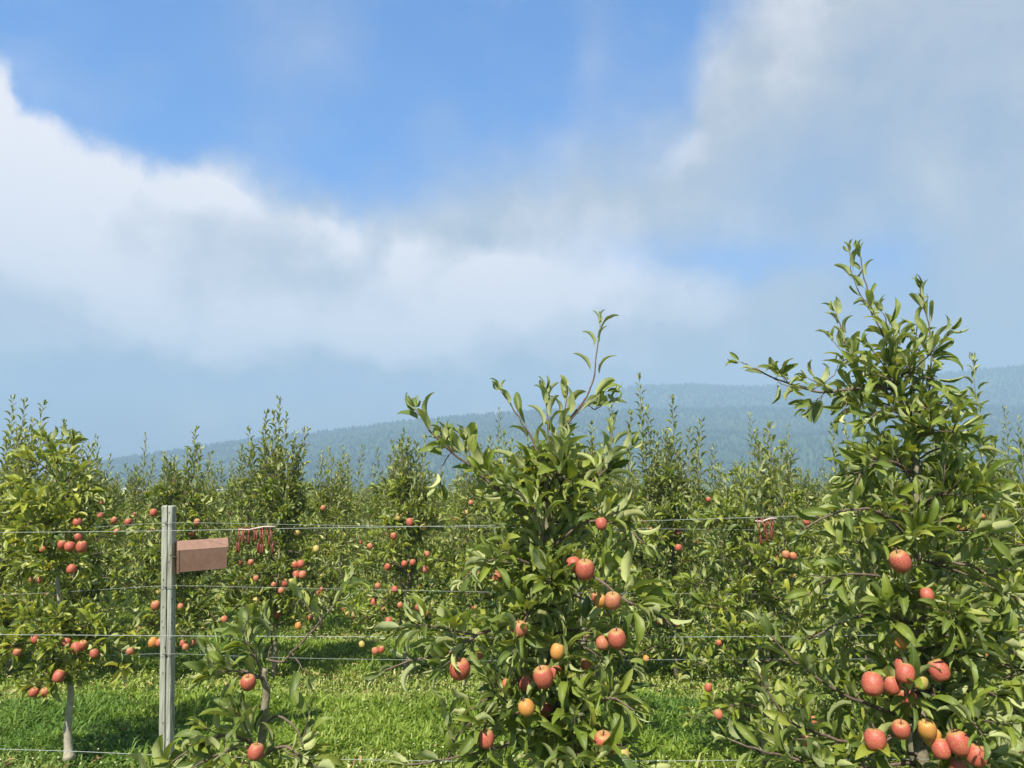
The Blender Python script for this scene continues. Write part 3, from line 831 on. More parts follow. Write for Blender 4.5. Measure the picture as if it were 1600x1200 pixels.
# ------------------------------------------------------------------ far village houses
def plain(name, col, rough=.8, sc=3, amt=.15):
    m, nt, b = newmat(name); n = noise(nt, sc, 4, .6)
    c = mixc(nt, n, tuple(x * (1 - amt) for x in col), tuple(min(1, x * (1 + amt)) for x in col))
    nt.links.new(c, b.inputs['Base Color']); b.inputs['Roughness'].default_value = rough
    return m
M_WALL = plain("house_plaster", (.72, .70, .66)); M_ROOFG = plain("roof_grey", (.42, .42, .44)); M_ROOFR = plain("roof_tile_red", (.36, .17, .12)); M_PANE = plain("window_glass", (.05, .06, .08), .2)
def house(x, Y, w, h, dp, roof, label, rot=0.0, z=0.0):
    root = empty("house", (x, Y, z), label, "house", "far village houses glimpsed over the orchard"); root.rotation_euler = (0, 0, rot)
    m = MB(); m.box((-w / 2, -dp / 2, 0), (w / 2, dp / 2, h)); m.add([(-w / 2, -dp / 2, h), (-w / 2, dp / 2, h), (-w / 2, 0, h + dp * .35)], [(0, 2, 1)]); m.add([(w / 2, -dp / 2, h), (w / 2, dp / 2, h), (w / 2, 0, h + dp * .35)], [(0, 1, 2)])
    link("wall", m.mesh("wall", M_WALL, False), root)
    m = MB(); o = .5; rz = h + dp * .35 + .12; t = .25
    for s in (-1, 1):
        v = [(-w / 2 - o, 0, rz), (w / 2 + o, 0, rz), (w / 2 + o, s * (dp / 2 + o), h - .2), (-w / 2 - o, s * (dp / 2 + o), h - .2)]
        v2 = [(a, b, c + t) for a, b, c in v]
        m.add(v + v2, [(0, 3, 2, 1), (4, 5, 6, 7), (0, 1, 5, 4), (1, 2, 6, 5), (2, 3, 7, 6), (3, 0, 4, 7)])
    rf = link("roof", m.mesh("roof", roof, False), root)
    m = MB(); m.box((w * .2, -.4, rz - .3), (w * .2 + .7, .3, rz + 1.1)); link("chimney", m.mesh("chimney", M_WALL, False), rf)
    nw = max(2, int(w / 3))
    for fl in range(int(h // 2.7)):
        for k in range(nw):
            cx = -w / 2 + (k + .5) * w / nw; m = MB(); m.box((cx - .55, -dp / 2 - .06, .9 + fl * 2.8), (cx + .55, -dp / 2 + .02, 2.2 + fl * 2.8))
            link("window", m.mesh("window", M_PANE, False), root)
hs = [(195, 380, 12, 5.6, 8, 0, 'pale house with grey roof glimpsed left of the wooden post', .2),
      (222, 420, 11, 5.6, 8, 0, 'white house half hidden just left of the post top', -.3),
      (292, 400, 13, 5.8, 9, 1, 'white house with red roof just right of the post top', .1),
      (322, 460, 14, 5.8, 9, 0, 'long pale house beyond shoots right of the post', -.2),
      (355, 430, 12, 5.8, 8, 0, 'white walled house seen above the wooden box', .3),
      (392, 400, 14, 6.2, 9, 0, 'largest white house left of the tallest far shoots', 0),
      (672, 520, 13, 6.0, 9, 1, 'red roofed house left of the large centre tree', .2),
      (705, 480, 12, 5.6, 8, 0, 'grey roofed house beside the large centre tree', -.2),
      (905, 440, 11, 5.6, 8, 0, 'white house in a gap right of the centre tree', .1),
      (1112, 560, 12, 5.6, 8, 0, 'pale house under the pale hillside fields', -.3),
      (1145, 520, 14, 6.0, 9, 0, 'white house in a gap between centre and right trees', .2),
      (1290, 600, 14, 6.0, 9, 1, 'red roofed house just left of the tallest tree', .1)]
for (hx, hY, w, h, dp, rf, lb, rt) in hs:
    p = px(hx, 785, hY); house(p.x, hY, w, h, dp, M_ROOFR if rf else M_ROOFG, lb, rt)

# ------------------------------------------------------------------ orchard rows behind
def px_size(d, Y): return d / 1200 * Y * 1.0
def pick(px_, d):
    return {'r': 'red', 'p': 'pink', 'o': 'orange', 'y': 'yellow'}[px_]

G_MID = "apple trees of the third row"
G_ROW4 = "apple trees of the fourth row"
row3_ap = [(243, 945, 14, 'p'), (282, 947, 9, 'p'), (238, 1003, 16, 'o'), (250, 1003, 12, 'p'), (290, 1010, 10, 'p'), (302, 1003, 9, 'p'), (350, 967, 11, 'p'),
           (470, 880, 12, 'r'), (461, 882, 10, 'r'), (473, 897, 12, 'p'), (463, 897, 11, 'r'), (455, 909, 10, 'y'), (446, 910, 11, 'r'), (440, 922, 10, 'p'), (428, 913, 8, 'p'),
           (494, 857, 10, 'y'), (157, 805, 10, 'r'), (178, 812, 10, 'p'), (200, 815, 11, 'r'), (183, 830, 9, 'p'), (308, 815, 10, 'p'), (392, 878, 9, 'p'), (240, 800, 11, 'r'),
           (400, 903, 9, 'p'), (505, 793, 8, 'p'), (640, 815, 12, 'r'), (615, 837, 10, 'r'), (578, 853, 9, 'p'), (632, 880, 10, 'r'), (645, 878, 10, 'r'),
           (590, 915, 9, 'p'), (617, 920, 10, 'r'), (625, 945, 9, 'p'), (654, 948, 11, 'r'), (665, 957, 10, 'p'), (607, 970, 12, 'r'), (622, 983, 10, 'o'),
           (586, 1016, 11, 'p'), (596, 1014, 10, 'r'), (565, 1006, 9, 'y'), (736, 785, 8, 'p'), (667, 865, 9, 'p'), (990, 808, 12, 'r'), (1060, 855, 11, 'r'),
           (1030, 967, 14, 'r'), (1036, 925, 9, 'p'), (1197, 818, 10, 'r'), (1260, 815, 10, 'r'), (1163, 973, 9, 'p'), (1107, 780, 8, 'r'), (1535, 805, 10, 'p'), (1540, 822, 9, 'y')]
row3 = [(-230, 0), (-60, 0), (30, 1), (130, 0), (290, 0), (440, 1), (640, 0), (790, 0), (930, 0), (1050, 1), (1200, 0), (1340, 0), (1500, 0), (1660, 0), (1830, 0)]
tips3 = [(20, 625), (38, 630), (67, 634), (100, 662), (390, 675), (437, 627), (428, 650), (462, 702), (627, 693), (640, 696), (955, 638), (998, 592), (1050, 625), (925, 665), (1095, 660), (8, 690), (412, 672), (416, 648), (447, 652), (470, 700), (52, 660), (85, 690), (1012, 640), (1062, 690), (985, 650), (1300, 668)]
names3 = ['third row apple tree outside the left edge, behind the leftmost trunk', 'third row apple tree at the far left edge behind the leaning trunk',
          'third row apple tree with tall shoots rising behind the leaning trunk', 'third row apple tree between the leaning trunk and the wooden post',
          'third row apple tree directly behind the wooden post and brown box', 'third row apple tree with tallest pointed shoots, red apple cluster right of the box',
          'third row apple tree with bare trunk foot seen over the open grass', 'third row apple tree hidden behind the left side of the big centre tree',
          'third row apple tree directly behind the big centre tree', 'third row apple tree with two tall spires right of the centre tree',
          'third row apple tree midway between the two big front trees', 'third row apple tree behind left flank of the tallest tree',
          'third row apple tree behind right flank of the tallest tree', 'third row apple tree at the right edge of the view', 'third row apple tree just beyond the right edge']
def nearest(lst, x): return min(range(len(lst)), key=lambda i: abs(lst[i][0] - x))
Y3 = 7.8
for i, (tx, tall) in enumerate(row3):
    p = px(tx, 785, Y3)
    tips = [q for q in tips3 if nearest(row3, q[0]) == i]
    t = std_tree(p.x, Y3 + random.Random(i).uniform(-.1, .1), 300 + i, 1, H=1.84 if not tall else 1.9, z0=(.5 if tx in (440, 640) else random.Random(i * 5).uniform(.16, .42)), wid=.62, nlat=50, tips=tips, apples=5, rshoots=13, dens=1.15, shmax=2.42)
    for a in row3_ap:
        if nearest(row3, a[0]) == i:
            t.ap.append((tuple(px(a[0], a[1], Y3 - .35)), px_size(a[2] * 1.0, Y3 - .35), pick(a[3], 0), .8))
    t.build((p.x, Y3, 0), names3[i], G_MID, one_branch=True)

Y4 = 10.4
tips4 = [(127, 700), (152, 685), (172, 715), (228, 683), (330, 710), (520, 720), (545, 717), (567, 700), (590, 705), (780, 642), (1172, 650), (1230, 668), (1570, 640), (1592, 655), (280, 742), (660, 715), (870, 680), (1115, 700), (1420, 690)]
row4 = [(x, 0) for x in range(-200, 1900, 118)]
for i, (tx, _) in enumerate(row4):
    p = px(tx, 785, Y4); tips = [q for q in tips4 if nearest(row4, q[0]) == i]
    t = std_tree(p.x, Y4, 500 + i, 2, H=1.88, z0=random.Random(i * 3).uniform(.2, .45), wid=.62, nlat=44, tips=tips, apples=9, rshoots=12, dens=1.15, shmax=2.45)
    side = 'left part of the view' if tx < 530 else ('middle of the view' if tx < 1070 else 'right part of the view')
    t.build((p.x, Y4, 0), 'apple tree of the dense fourth row, %s, mostly hidden' % side, G_ROW4 + ', ' + side, one_branch=True)

# rows further back: copies of ten kinds of tree
protos = []
def copy_tree(r, loc, rz, sc, label, group):
    c = r.copy(); COL.objects.link(c); c.location = loc; c.rotation_euler = (0, 0, rz); c.scale = sc
    c['label'] = label; c['group'] = group
    for ch in r.children:
        k = ch.copy(); COL.objects.link(k); k.parent = c
        for g2 in ch.children:
            k2 = g2.copy(); COL.objects.link(k2); k2.parent = k
    return c
count = 0
first_use = []
rgf = random.Random(77)
bpy.context.view_layer.update()
NPROTO = 10
row = 5
while row <= 13:
    Y = 2.6 * row; half = .72 * Y + 1.0; x = -half + rgf.uniform(0, 1)
    while x < half:
        lod_seed = rgf.randrange(NPROTO)
        lab = 'apple tree of the far orchard rows showing only leafy shoots above nearer trees' if row > 7 else \
              'apple tree of the %s row glimpsed over the dense nearer rows' % {5: 'fifth', 6: 'sixth', 7: 'seventh'}[row]
        grp = 'far orchard apple trees' if row > 7 else 'apple trees of the %s row' % {5: 'fifth', 6: 'sixth', 7: 'seventh'}[row]
        loc = (x, Y + rgf.uniform(-.15, .15), 0)
        if len(protos) < NPROTO:
            k = len(protos)
            t = std_tree(0, 0, 700 + k, 2, H=1.78 + .05 * (k % 4), z0=.3, wid=.6, nlat=32, tips=None, apples=5, rshoots=7 + k % 4, dens=.95, L=.105, shmax=2.3 + .05 * (k % 6))
            r = t.build((0, 0, 0), lab, grp, one_branch=True); r.location = loc; protos.append(r)
        else:
            s = rgf.uniform(.92, 1.07)
            copy_tree(protos[lod_seed], loc, rgf.choice((0, math.pi)) + rgf.uniform(-.3, .3), (s, s, s * rgf.uniform(.95, 1.06)), lab, grp)
        count += 1
        x += 1.12 + rgf.uniform(-.12, .12)
    row += 1
print("far trees", count)
# remaining rows: one far mass
def far_mass():
    rs = random.Random(9); T = Tree(99, 3, .13)
    for rw in range(14, 28):
        Y = 2.6 * rw; x = -.74 * Y
        while x < .74 * Y:
            for k in range(16):
                b = Vector((x + rs.uniform(-.5, .5), Y + rs.uniform(-.3, .3), rs.uniform(1.2, 2.0)))
                T.rosette(b, Vector((0, 0, 1)), 5, .13)
            for k in range(2):
                b = Vector((x + rs.uniform(-.4, .4), Y, 1.9)); e = b + Vector((0, 0, rs.uniform(.2, .5)))
                T.shoot([b, e], .05, .11, .9, .6)
            x += 1.15
    V, F, UV, C = leaves_arrays(T.P, T.D, T.U, T.S, T.T, 3, 4)
    tag(link("far_orchard", mesh_np("far_orchard", V, F, M_LEAF2, UV, C)), 'endless leafy tops of the most distant orchard rows below the hill', 'orchard rows', kind='stuff')
far_mass()

# ------------------------------------------------------------------ second row (the post's row)
Y2 = 5.2
G2 = "apple trees of the second row"
def ap2(t, lst, Y=Y2, dy=-.22, vis=.7, k=.9):
    for (x, y, d, c) in lst: t.ap.append((tuple(px(x, y, Y + dy)), px_size(d * k, Y + dy), pick(c, 0), vis))
# left tree with the leaning bare trunk
tr = [px(*q, Y2) for q in ((108, 1186), (107, 1165), (106, 1140), (108, 1112), (111, 1085), (109, 1065), (103, 1045), (99, 1020), (97, 990), (93, 940), (87, 890), (86, 840), (88, 790), (86, 740), (84, 700))]
t = Tree(201, 1, .102, .16); t.tmat = M_TRUNK_SUNLIT
t.trunk.tube(t.smooth(tr, 3, .001), [max(.008, .025 * (1 - .018 * i)) if i > 4 else (.043, .034, .028, .026, .025)[i] for i in range(len(tr) * 3 - 2)], 10)
mb = MB()
def lat(t, x, y, az, L, el, Y=Y2, dens=1.0, droop=.5, r=.008):
    m_ = MB(); t.lateral(px(x, y, Y), az, L, el, r, m_, dens, droop); t.br.append(m_)
PI = math.pi
for (x, y, az, L, el, dr) in [(98, 1020, 0.1, .42, .25, .5), (98, 1015, -.6, .32, .3, .5), (100, 1025, 3.3, .38, .3, .6), (99, 1010, -2.2, .36, .4, .6), (97, 1000, 1.2, .3, .4, .4),
                          (96, 990, -1.2, .3, .4, .4), (96, 985, .4, .38, .5, .5), (95, 975, 2.8, .36, .5, .5), (96, 995, -.2, .36, .2, .6),
                          (87, 880, -.3, .3, .1, .8), (87, 870, 3.4, .34, .2, .6), (86, 860, -1.4, .28, .2, .6), (86, 850, .3, .34, .4, .6), (86, 842, 2.7, .34, .4, .6), (86, 835, -2.2, .3, .3, .5),
                          (86, 825, -.8, .3, .3, .5), (87, 815, .1, .3, .5, .6), (87, 805, 3.0, .3, .5, .5), (88, 795, -1.6, .26, .4, .5), (88, 785, .7, .26, .7, .5), (88, 775, -2.6, .26, .6, .5),
                          (87, 765, -.2, .24, .7, .5), (87, 755, 1.8, .2, .8, .4), (86, 745, 3.4, .22, .8, .4), (86, 735, -.9, .18, .8, .4), (85, 720, .4, .16, 1.0, .2), (85, 712, 3.0, .14, 1.0, .2)]:
    lat(t, x, y, az, L, el, dens=1.1, droop=dr)
for (x, y, az, L, el, dr) in [(98, 1012, -1.5, .26, .5, .6), (99, 1005, -1.0, .34, .35, .6), (99, 1008, -2.6, .38, .3, .6), (97, 998, .2, .44, .3, .6), (97, 996, 2.9, .42, .3, .6), (96, 992, -.5, .42, .4, .6), (96, 988, -1.9, .3, .6, .5), (95, 980, -.9, .3, .7, .6),
                          (87, 868, -1.1, .3, .0, .8), (87, 860, -1.9, .28, .1, .7), (87, 850, -.5, .36, .1, .7), (87, 842, -2.6, .36, .1, .7), (86, 832, -1.3, .26, .3, .7), (86, 822, -2.0, .28, .3, .7), (86, 812, -.6, .3, .4, .6), (86, 800, -1.4, .24, .5, .6), (86, 790, -2.5, .3, .4, .6), (87, 780, -.4, .3, .5, .6)]:
    lat(t, x, y, az, L, el, dens=1.15, droop=dr)
# the thin low branch to the right ending in a yellow-green rosette, and the low left one
t.branch([px(103, 1048, Y2), px(125, 1038, Y2 - .05), px(150, 1034, Y2 - .1), px(178, 1040, Y2 - .12)], .006, .003, 'none')
for k in range(2): t.rosette(px(190, 1042, Y2 - .12), Vector((.3, -.3, -.5)), 6, .095); 
for k in range(13): t.T[-1 - k] = (1.0, .2, .75) if k < 12 else t.T[-1 - k]
t.branch([px(103, 1050, Y2), px(85, 1045, Y2 - .05), px(73, 1058, Y2 - .1), px(60, 1075, Y2 - .12)], .006, .003, 'spur', .9, start=.45)
for q in ((104, 1052, 92, 1062, 82, 1075), (103, 1045, 112, 1052, 122, 1050), (103, 1046, 86, 1052, 70, 1066), (102, 1040, 75, 1045, 50, 1070)):
    t.branch([px(q[0], q[1], Y2), px(q[2], q[3], Y2 - .1), px(q[4], q[5], Y2 - .16)], .004, .002, 'spur', 1.3, start=.2)
t.branch([px(99, 1015, Y2), px(60, 1005, Y2 - .08), px(25, 1010, Y2 - .12), px(-5, 1025, Y2 - .15)], .008, .003, 'mix')
t.branch([px(99, 1015, Y2), px(135, 1000, Y2 - .08), px(170, 1010, Y2 - .12), px(205, 1022, Y2 - .15)], .008, .003, 'mix')
ap2(t, [(128, 853, 18, 'r'), (109, 853, 17, 'r'), (121, 815, 14, 'r'), (122, 838, 12, 'r'), (112, 888, 15, 'r'), (97, 850, 14, 'r'), (68, 857, 12, 'p'), (50, 905, 10, 'p'), (62, 906, 10, 'p'),
        (54, 998, 13, 'r'), (104, 1003, 14, 'r'), (119, 1011, 17, 'r'), (129, 1007, 15, 'r'), (147, 1020, 14, 'r'), (28, 1018, 14, 'p'), (93, 1055, 19, 'r'), (53, 1081, 15, 'r'), (70, 1081, 15, 'p'), (203, 1017, 12, 'p')])
t.build(tuple(Vector((tr[0].x, Y2, 0))), 'apple tree with sunlit pale bare leaning trunk left of the wooden post', G2)

def row2(x, seed, label, tips=(), aps=(), H=2.0, z0=.5, wid=.45, nlat=26, dens=1.0, rsh=2, shmax=2.3, napp=2):
    p = px(x, 785, Y2)
    t = std_tree(p.x, Y2, seed, 1, H=H, z0=z0, wid=wid, nlat=nlat, tips=tips, apples=napp, rshoots=rsh, dens=dens, shmax=shmax)
    ap2(t, aps); return t.build((p.x, Y2, 0), label, G2)
row2(905, 211, 'second row apple tree behind the centre tree, pale trunk low between its branches', z0=1.0, wid=.34, nlat=18, H=1.8, rsh=0)
row2(1175, 212, 'second row apple tree in the open space between the two big front trees', tips=[(1203, 672), (1222, 700)], H=1.72, z0=.25, wid=.56, nlat=44,
     aps=[(1228, 866, 14, 'p'), (1239, 868, 13, 'p'), (1123, 1004, 10, 'r'), (1107, 1073, 13, 'r'), (1122, 1115, 15, 'p'), (1272, 1125, 13, 'p')], rsh=1)
row2(1400, 213, 'second row apple tree hidden behind the tallest tree', H=1.85, rsh=1, z0=.3, nlat=38, wid=.55)
row2(1580, 214, 'second row apple tree at the right edge with one tall thin shoot', tips=[(1520, 565)], aps=[(1500, 823, 14, 'o'), (1534, 806, 9, 'p')], H=1.85, z0=.3, nlat=40, wid=.58)
row2(1800, 215, 'second row apple tree just outside the right edge')

# ------------------------------------------------------------------ front row
Y1 = 2.6
G1 = "apple trees of the front row"
def P1(*q):
    """list of (x, y[, dy]) pixel triples"""
    return [px(a[0], a[1], Y1 + (a[2] if len(a) > 2 else 0)) for a in q]
def ap1(t, lst, vis=.42):
    for a in lst:
        dy = a[4] if len(a) > 4 else -.22
        t.ap.append((tuple(px(a[0], a[1], Y1 + dy)), px_size(a[2] * .88, Y1 + dy), pick(a[3], 0), vis if len(a) < 6 else a[5]))
def infill(t, trunk, zr, wid, n, dens=1.0, el=(0, .6), droop=.6, front=False):
    rg = t.rg
    for i in range(n):
        f = (i + rg.random()) / n; z = zr[0] + (zr[1] - zr[0]) * f
        b = trunk[-1]
        for p, q in zip(trunk, trunk[1:]):
            if q.z >= z: b = p.lerp(q, max(0, min(1, (z - p.z) / max(1e-6, q.z - p.z)))); break
        m_ = MB(); t.lateral(b, (-1.57 + rg.uniform(-.9, .9)) if front else i * 2.4 + rg.uniform(-.3, .3), wid(f) * rg.uniform(.75, 1.2), rg.uniform(*el) + .3 * f, .008 - .003 * f, m_, dens, droop); t.br.append(m_)

# big centre tree
t = Tree(101, 0, .100)
tr = [Vector((px(885, 785, Y1).x, Y1, -.05)), Vector((px(882, 785, Y1).x, Y1, .4))] + P1((878, 1200), (874, 1130), (862, 1040), (858, 930), (856, 850), (858, 790), (855, 750))
trs = t.smooth(tr, 3, .002)
t.trunk.tube(trs, [.025 * (1 - .6 * i / len(trs)) for i in range(len(trs))], 10)
t.branch(P1((855, 750), (866, 700), (882, 668), (910, 630), (926, 595), (933, 550), (938, 508)), .008, .0022, 'none')
# sparse leader: individual leaves as seen against the sky
def lf(t, x, y, dx, dy, L=.1, dep=0, up=(0, 0, 1), tone=(.35, .6, 0)):
    p = px(x, y, Y1 + dep); t.P.append(tuple(p)); t.D.append((dx, -.15 + dep, -dy)); t.U.append(up); t.S.append(L); t.T.append(tone)
for q in [(928, 583, -1, -.75, .085), (930, 590, 1, -.75, .095), (933, 545, -.9, -.75, .072), (935, 540, .6, -1, .066), (936, 520, .9, -.8, .062), (938, 508, -.6, -.9, .05), (938, 506, 1, -.35, .06), (937, 512, -.1, -1, .05), (938, 505, .3, -.6, .045)]: lf(t, *q)
t.branch(P1((912, 628), (930, 640), (948, 625, -.03)), .004, .002, 'shoot', .9, start=.2)
t.branch(P1((884, 668), (905, 640, -.04), (930, 618, -.05), (945, 612, -.06)), .004, .002, 'shoot', 1.0)
t.branch(P1((858, 735), (857, 690), (856, 650), (851, 615)), .006, .002, 'shoot', 1.3)
t.branch(P1((866, 700), (880, 660, .05), (885, 610, .05)), .005, .002, 'shoot', 1.1)
t.branch(P1((856, 770), (838, 700), (815, 660), (798, 632), (783, 612)), .007, .002, 'shoot', .8, start=.25)
t.branch(P1((850, 840), (800, 790, -.03), (755, 745, -.05), (705, 705, -.08), (678, 680, -.1), (660, 655, -.1), (650, 640, -.1)), .009, .0025, 'mix', 1.15)
t.branch(P1((745, 740, -.05), (735, 715, -.08), (730, 690, -.08)), .004, .002, 'shoot')
t.branch(P1((705, 708, -.08), (690, 730, -.1), (688, 760, -.12)), .003, .002, 'shoot')
t.branch(P1((858, 800), (905, 770, -.04), (950, 730, -.06), (985, 700, -.06)), .008, .002, 'mix')
t.branch(P1((935, 745, -.05), (950, 705, -.05), (958, 670, -.04)), .004, .002, 'shoot')
t.branch(P1((858, 860), (915, 815, -.1), (970, 820, -.15), (1008, 850, -.18)), .008, .003, 'mix')
t.branch(P1((858, 900), (800, 870, -.1), (755, 880, -.16), (725, 905, -.2)), .008, .003, 'mix')
t.branch(P1((858, 920), (920, 900, -.1), (980, 940, -.15), (1035, 965, -.2), (1055, 985, -.2)), .008, .003, 'mix')
t.branch(P1((860, 950), (805, 970, -.1), (750, 990, -.15), (700, 1020, -.18), (650, 1030, -.2), (600, 1048, -.2)), .010, .003, 'mix', .9, start=.3)
t.branch(P1((745, 992, -.15), (700, 985, -.18), (650, 975, -.2), (620, 985, -.2)), .005, .002, 'mix', .9)
t.branch(P1((862, 990), (910, 985, -.08), (960, 1010, -.12), (985, 1040, -.14)), .007, .003, 'mix')
t.branch(P1((868, 1060), (820, 1060, -.1), (770, 1085, -.15), (735, 1110, -.2)), .008, .003, 'mix')
t.branch(P1((872, 1120), (820, 1150, -.1), (770, 1170, -.15), (700, 1185, -.2), (635, 1195, -.2)), .008, .003, 'mix')
t.branch(P1((700, 1185, -.2), (720, 1140, -.2), (760, 1120, -.2)), .005, .002, 'mix')
t.branch(P1((872, 1110), (920, 1110, -.1), (955, 1090, -.15), (990, 1110, -.2)), .008, .003, 'mix')
t.branch(P1((875, 1160), (920, 1190, -.1), (960, 1215, -.15)), .008, .003, 'mix')
t.branch(P1((855, 880), (845, 820, -.15), (820, 780, -.2), (795, 760, -.22)), .006, .002, 'mix')
infill(t, trs, (.5, 2.0), lambda f: .36 * (1 - .62 * f), 36, 1.25, (-.3, .5))
infill(t, trs, (.85, 1.45), lambda f: .2, 8, 1.2, (-.2, .5), front=True)
infill(t, trs, (1.45, 1.95), lambda f: .18 * (1 - .3 * f), 5, 1.0, (.2, .8))
ap1(t, [(939, 817, 20, 'r'), (914, 888, 33, 'r'), (896, 880, 26, 'r', -.15), (957, 937, 29, 'p'), (938, 938, 22, 'o', -.15), (964, 996, 31, 'r'), (942, 1003, 24, 'p', -.15), (871, 1016, 24, 'o'),
        (812, 981, 26, 'p'), (718, 1043, 36, 'r', -.2), (749, 1024, 12, 'p', -.1), (848, 1056, 34, 'r'), (866, 1047, 25, 'r', -.12), (824, 1066, 24, 'r', -.15), (822, 1104, 28, 'o'),
        (760, 1153, 27, 'r'), (792, 1067, 15, 'p', -.1), (915, 1037, 18, 'p', -.1), (943, 1158, 34, 'r'), (954, 1172, 28, 'r', -.17), (971, 1178, 27, 'y', -.25), (915, 1155, 17, 'o', -.1), (853, 1108, 22, 'r', -.05), (885, 1040, 18, 'o', -.05), (775, 900, 20, 'p', .1)])
t.build((tr[0].x, Y1, 0), 'large leafy apple tree in the centre foreground with a thin bare leader', G1)

# tallest tree on the right
t = Tree(102, 0, .098)
tr = [Vector((px(1450, 785, Y1).x, Y1, -.05)), Vector((px(1446, 785, Y1).x, Y1, .4))] + P1((1442, 1200), (1438, 1100), (1436, 1000), (1437, 920), (1430, 830), (1432, 760), (1428, 700), (1416, 650), (1402, 610), (1396, 570))
trs = t.smooth(tr, 3, .002)
t.trunk.tube(trs, [.025 * (1 - .7 * i / len(trs)) for i in range(len(trs))], 10)
t.branch(P1((1396, 570), (1380, 525), (1362, 480), (1350, 435), (1343, 395)), .006, .002, 'shoot', 1.0, start=.15, L=.085)
t.branch(P1((1362, 485), (1345, 460, .03), (1332, 430, .03), (1328, 395, .03)), .003, .0015, 'shoot', 1.0, L=.075)
t.branch(P1((1404, 640), (1375, 600), (1352, 617), (1338, 590), (1325, 550), (1314, 510), (1306, 490)), .006, .002, 'shoot', 1.05, start=.2)
t.branch(P1((1345, 600), (1330, 570, .05), (1300, 530, .05)), .003, .0015, 'shoot', .8)
t.branch(P1((1450, 640), (1454, 580), (1452, 520), (1443, 470), (1441, 455)), .005, .0018, 'shoot', .95, start=.1, L=.095)
t.branch(P1((1420, 600), (1425, 560, .04), (1432, 515, .04), (1440, 480, .04)), .004, .0015, 'shoot', .9, L=.085)
t.branch(P1((1428, 700), (1440, 660), (1452, 630)), .007, .005, 'mix')
t.branch(P1((1404, 610), (1370, 605), (1330, 608, -.02), (1290, 612, -.03), (1250, 605, -.04), (1205, 588, -.05), (1170, 572, -.05), (1158, 566, -.05)), .009, .002, 'shoot', .62, start=.2, L=.09)
for q in ((1330, 608, 1322, 630, 1318, 650), (1290, 612, 1275, 628, 1262, 640), (1350, 606, 1340, 570, 1330, 545), (1240, 602, 1225, 590, 1215, 578), (1205, 588, 1222, 600, 1235, 604)):
    t.branch(P1(q[0:2], (*q[2:4], -.05), (*q[4:6], -.08)), .003, .0015, 'shoot', 1.3, L=.085, start=.2)
t.branch(P1((1300, 612, -.03), (1280, 600, -.06), (1262, 590, -.08)), .003, .0015, 'shoot', L=.075)
t.branch(P1((1270, 608, -.03), (1300, 590, .05), (1310, 570, .05)), .003, .0015, 'shoot', L=.08)
for q in [(1396, 575, 1390, 520, 1380, 490), (1402, 600, 1425, 560, 1440, 540), (1404, 620, 1440, 590, 1470, 600), (1416, 650, 1380, 640, 1350, 660), (1416, 655, 1450, 650, 1480, 670), (1404, 615, 1380, 570, 1360, 545)]:
    t.branch(P1(q[0:2], (*q[2:4], -.06), (*q[4:6], -.09)), .005, .002, 'shoot', 1.25)
t.branch(P1((1428, 740), (1390, 720, -.05), (1355, 730, -.1), (1335, 760, -.12)), .007, .003, 'mix')
t.branch(P1((1430, 720), (1470, 700, -.05), (1490, 710, -.08)), .006, .003, 'mix')
t.branch(P1((1430, 850), (1370, 800, -.1), (1310, 800, -.15), (1250, 830, -.2)), .008, .003, 'mix')
t.branch(P1((1430, 840), (1480, 810, -.05), (1530, 780, -.08), (1570, 775, -.1)), .008, .003, 'mix', .85)
t.branch(P1((1433, 880), (1500, 880, -.1), (1550, 900, -.14), (1590, 940, -.16)), .008, .003, 'mix')
t.branch(P1((1434, 930), (1370, 900, -.1), (1310, 900, -.15), (1260, 930, -.2)), .008, .003, 'mix')
t.branch(P1((1436, 980), (1380, 960, -.1), (1320, 970, -.15), (1260, 1000, -.2)), .009, .003, 'mix')
t.branch(P1((1438, 1130), (1380, 1110, -.05), (1310, 1080, -.08), (1250, 1040, -.1), (1210, 1000, -.12), (1190, 975, -.12)), .010, .003, 'mix', .9, start=.35)
t.branch(P1((1440, 1180), (1370, 1170, -.05), (1290, 1150, -.1), (1240, 1130, -.12), (1205, 1090, -.14), (1185, 1050, -.14)), .009, .003, 'mix', .8, start=.35)
t.branch(P1((1440, 1190), (1350, 1200, -.1), (1260, 1190, -.15), (1180, 1170, -.2), (1140, 1155, -.2)), .009, .003, 'mix', .9, start=.3)
t.branch(P1((1436, 1020), (1490, 990, -.1), (1550, 1000, -.15), (1600, 1030, -.18)), .008, .003, 'mix')
t.branch(P1((1438, 1080), (1500, 1080, -.1), (1560, 1090, -.15), (1610, 1130, -.18)), .008, .003, 'mix')
infill(t, trs, (.5, 2.1), lambda f: .44 * (1 - .68 * f), 42, 1.25, (-.3, .5))
infill(t, trs, (.85, 1.65), lambda f: .2, 10, 1.2, (-.2, .5), front=True)
infill(t, trs, (1.9, 2.2), lambda f: .14, 4, 1.0, (.4, 1.0))
ap1(t, [(1406, 875, 35, 'r'), (1448, 928, 22, 'r'), (1363, 1066, 36, 'r'), (1392, 1068, 28, 'r', -.18), (1415, 1050, 31, 'r'), (1437, 1063, 27, 'y', -.18), (1466, 1045, 33, 'r'), (1408, 1003, 20, 'o', -.15), (1410, 1038, 24, 'r', -.12),
        (1417, 1088, 30, 'r', -.08), (1367, 1153, 35, 'r'), (1408, 1138, 30, 'r'), (1448, 1138, 30, 'o'), (1457, 1150, 28, 'o', -.2), (1470, 1168, 30, 'r'), (1497, 1158, 37, 'r', -.24), (1526, 1178, 33, 'r', -.26), (1497, 1196, 26, 'r', -.2), (1400, 958, 12, 'p', -.05)])
t.build((tr[0].x, Y1, 0), 'tallest apple tree at the right foreground, spreading shoots above the hill', G1)

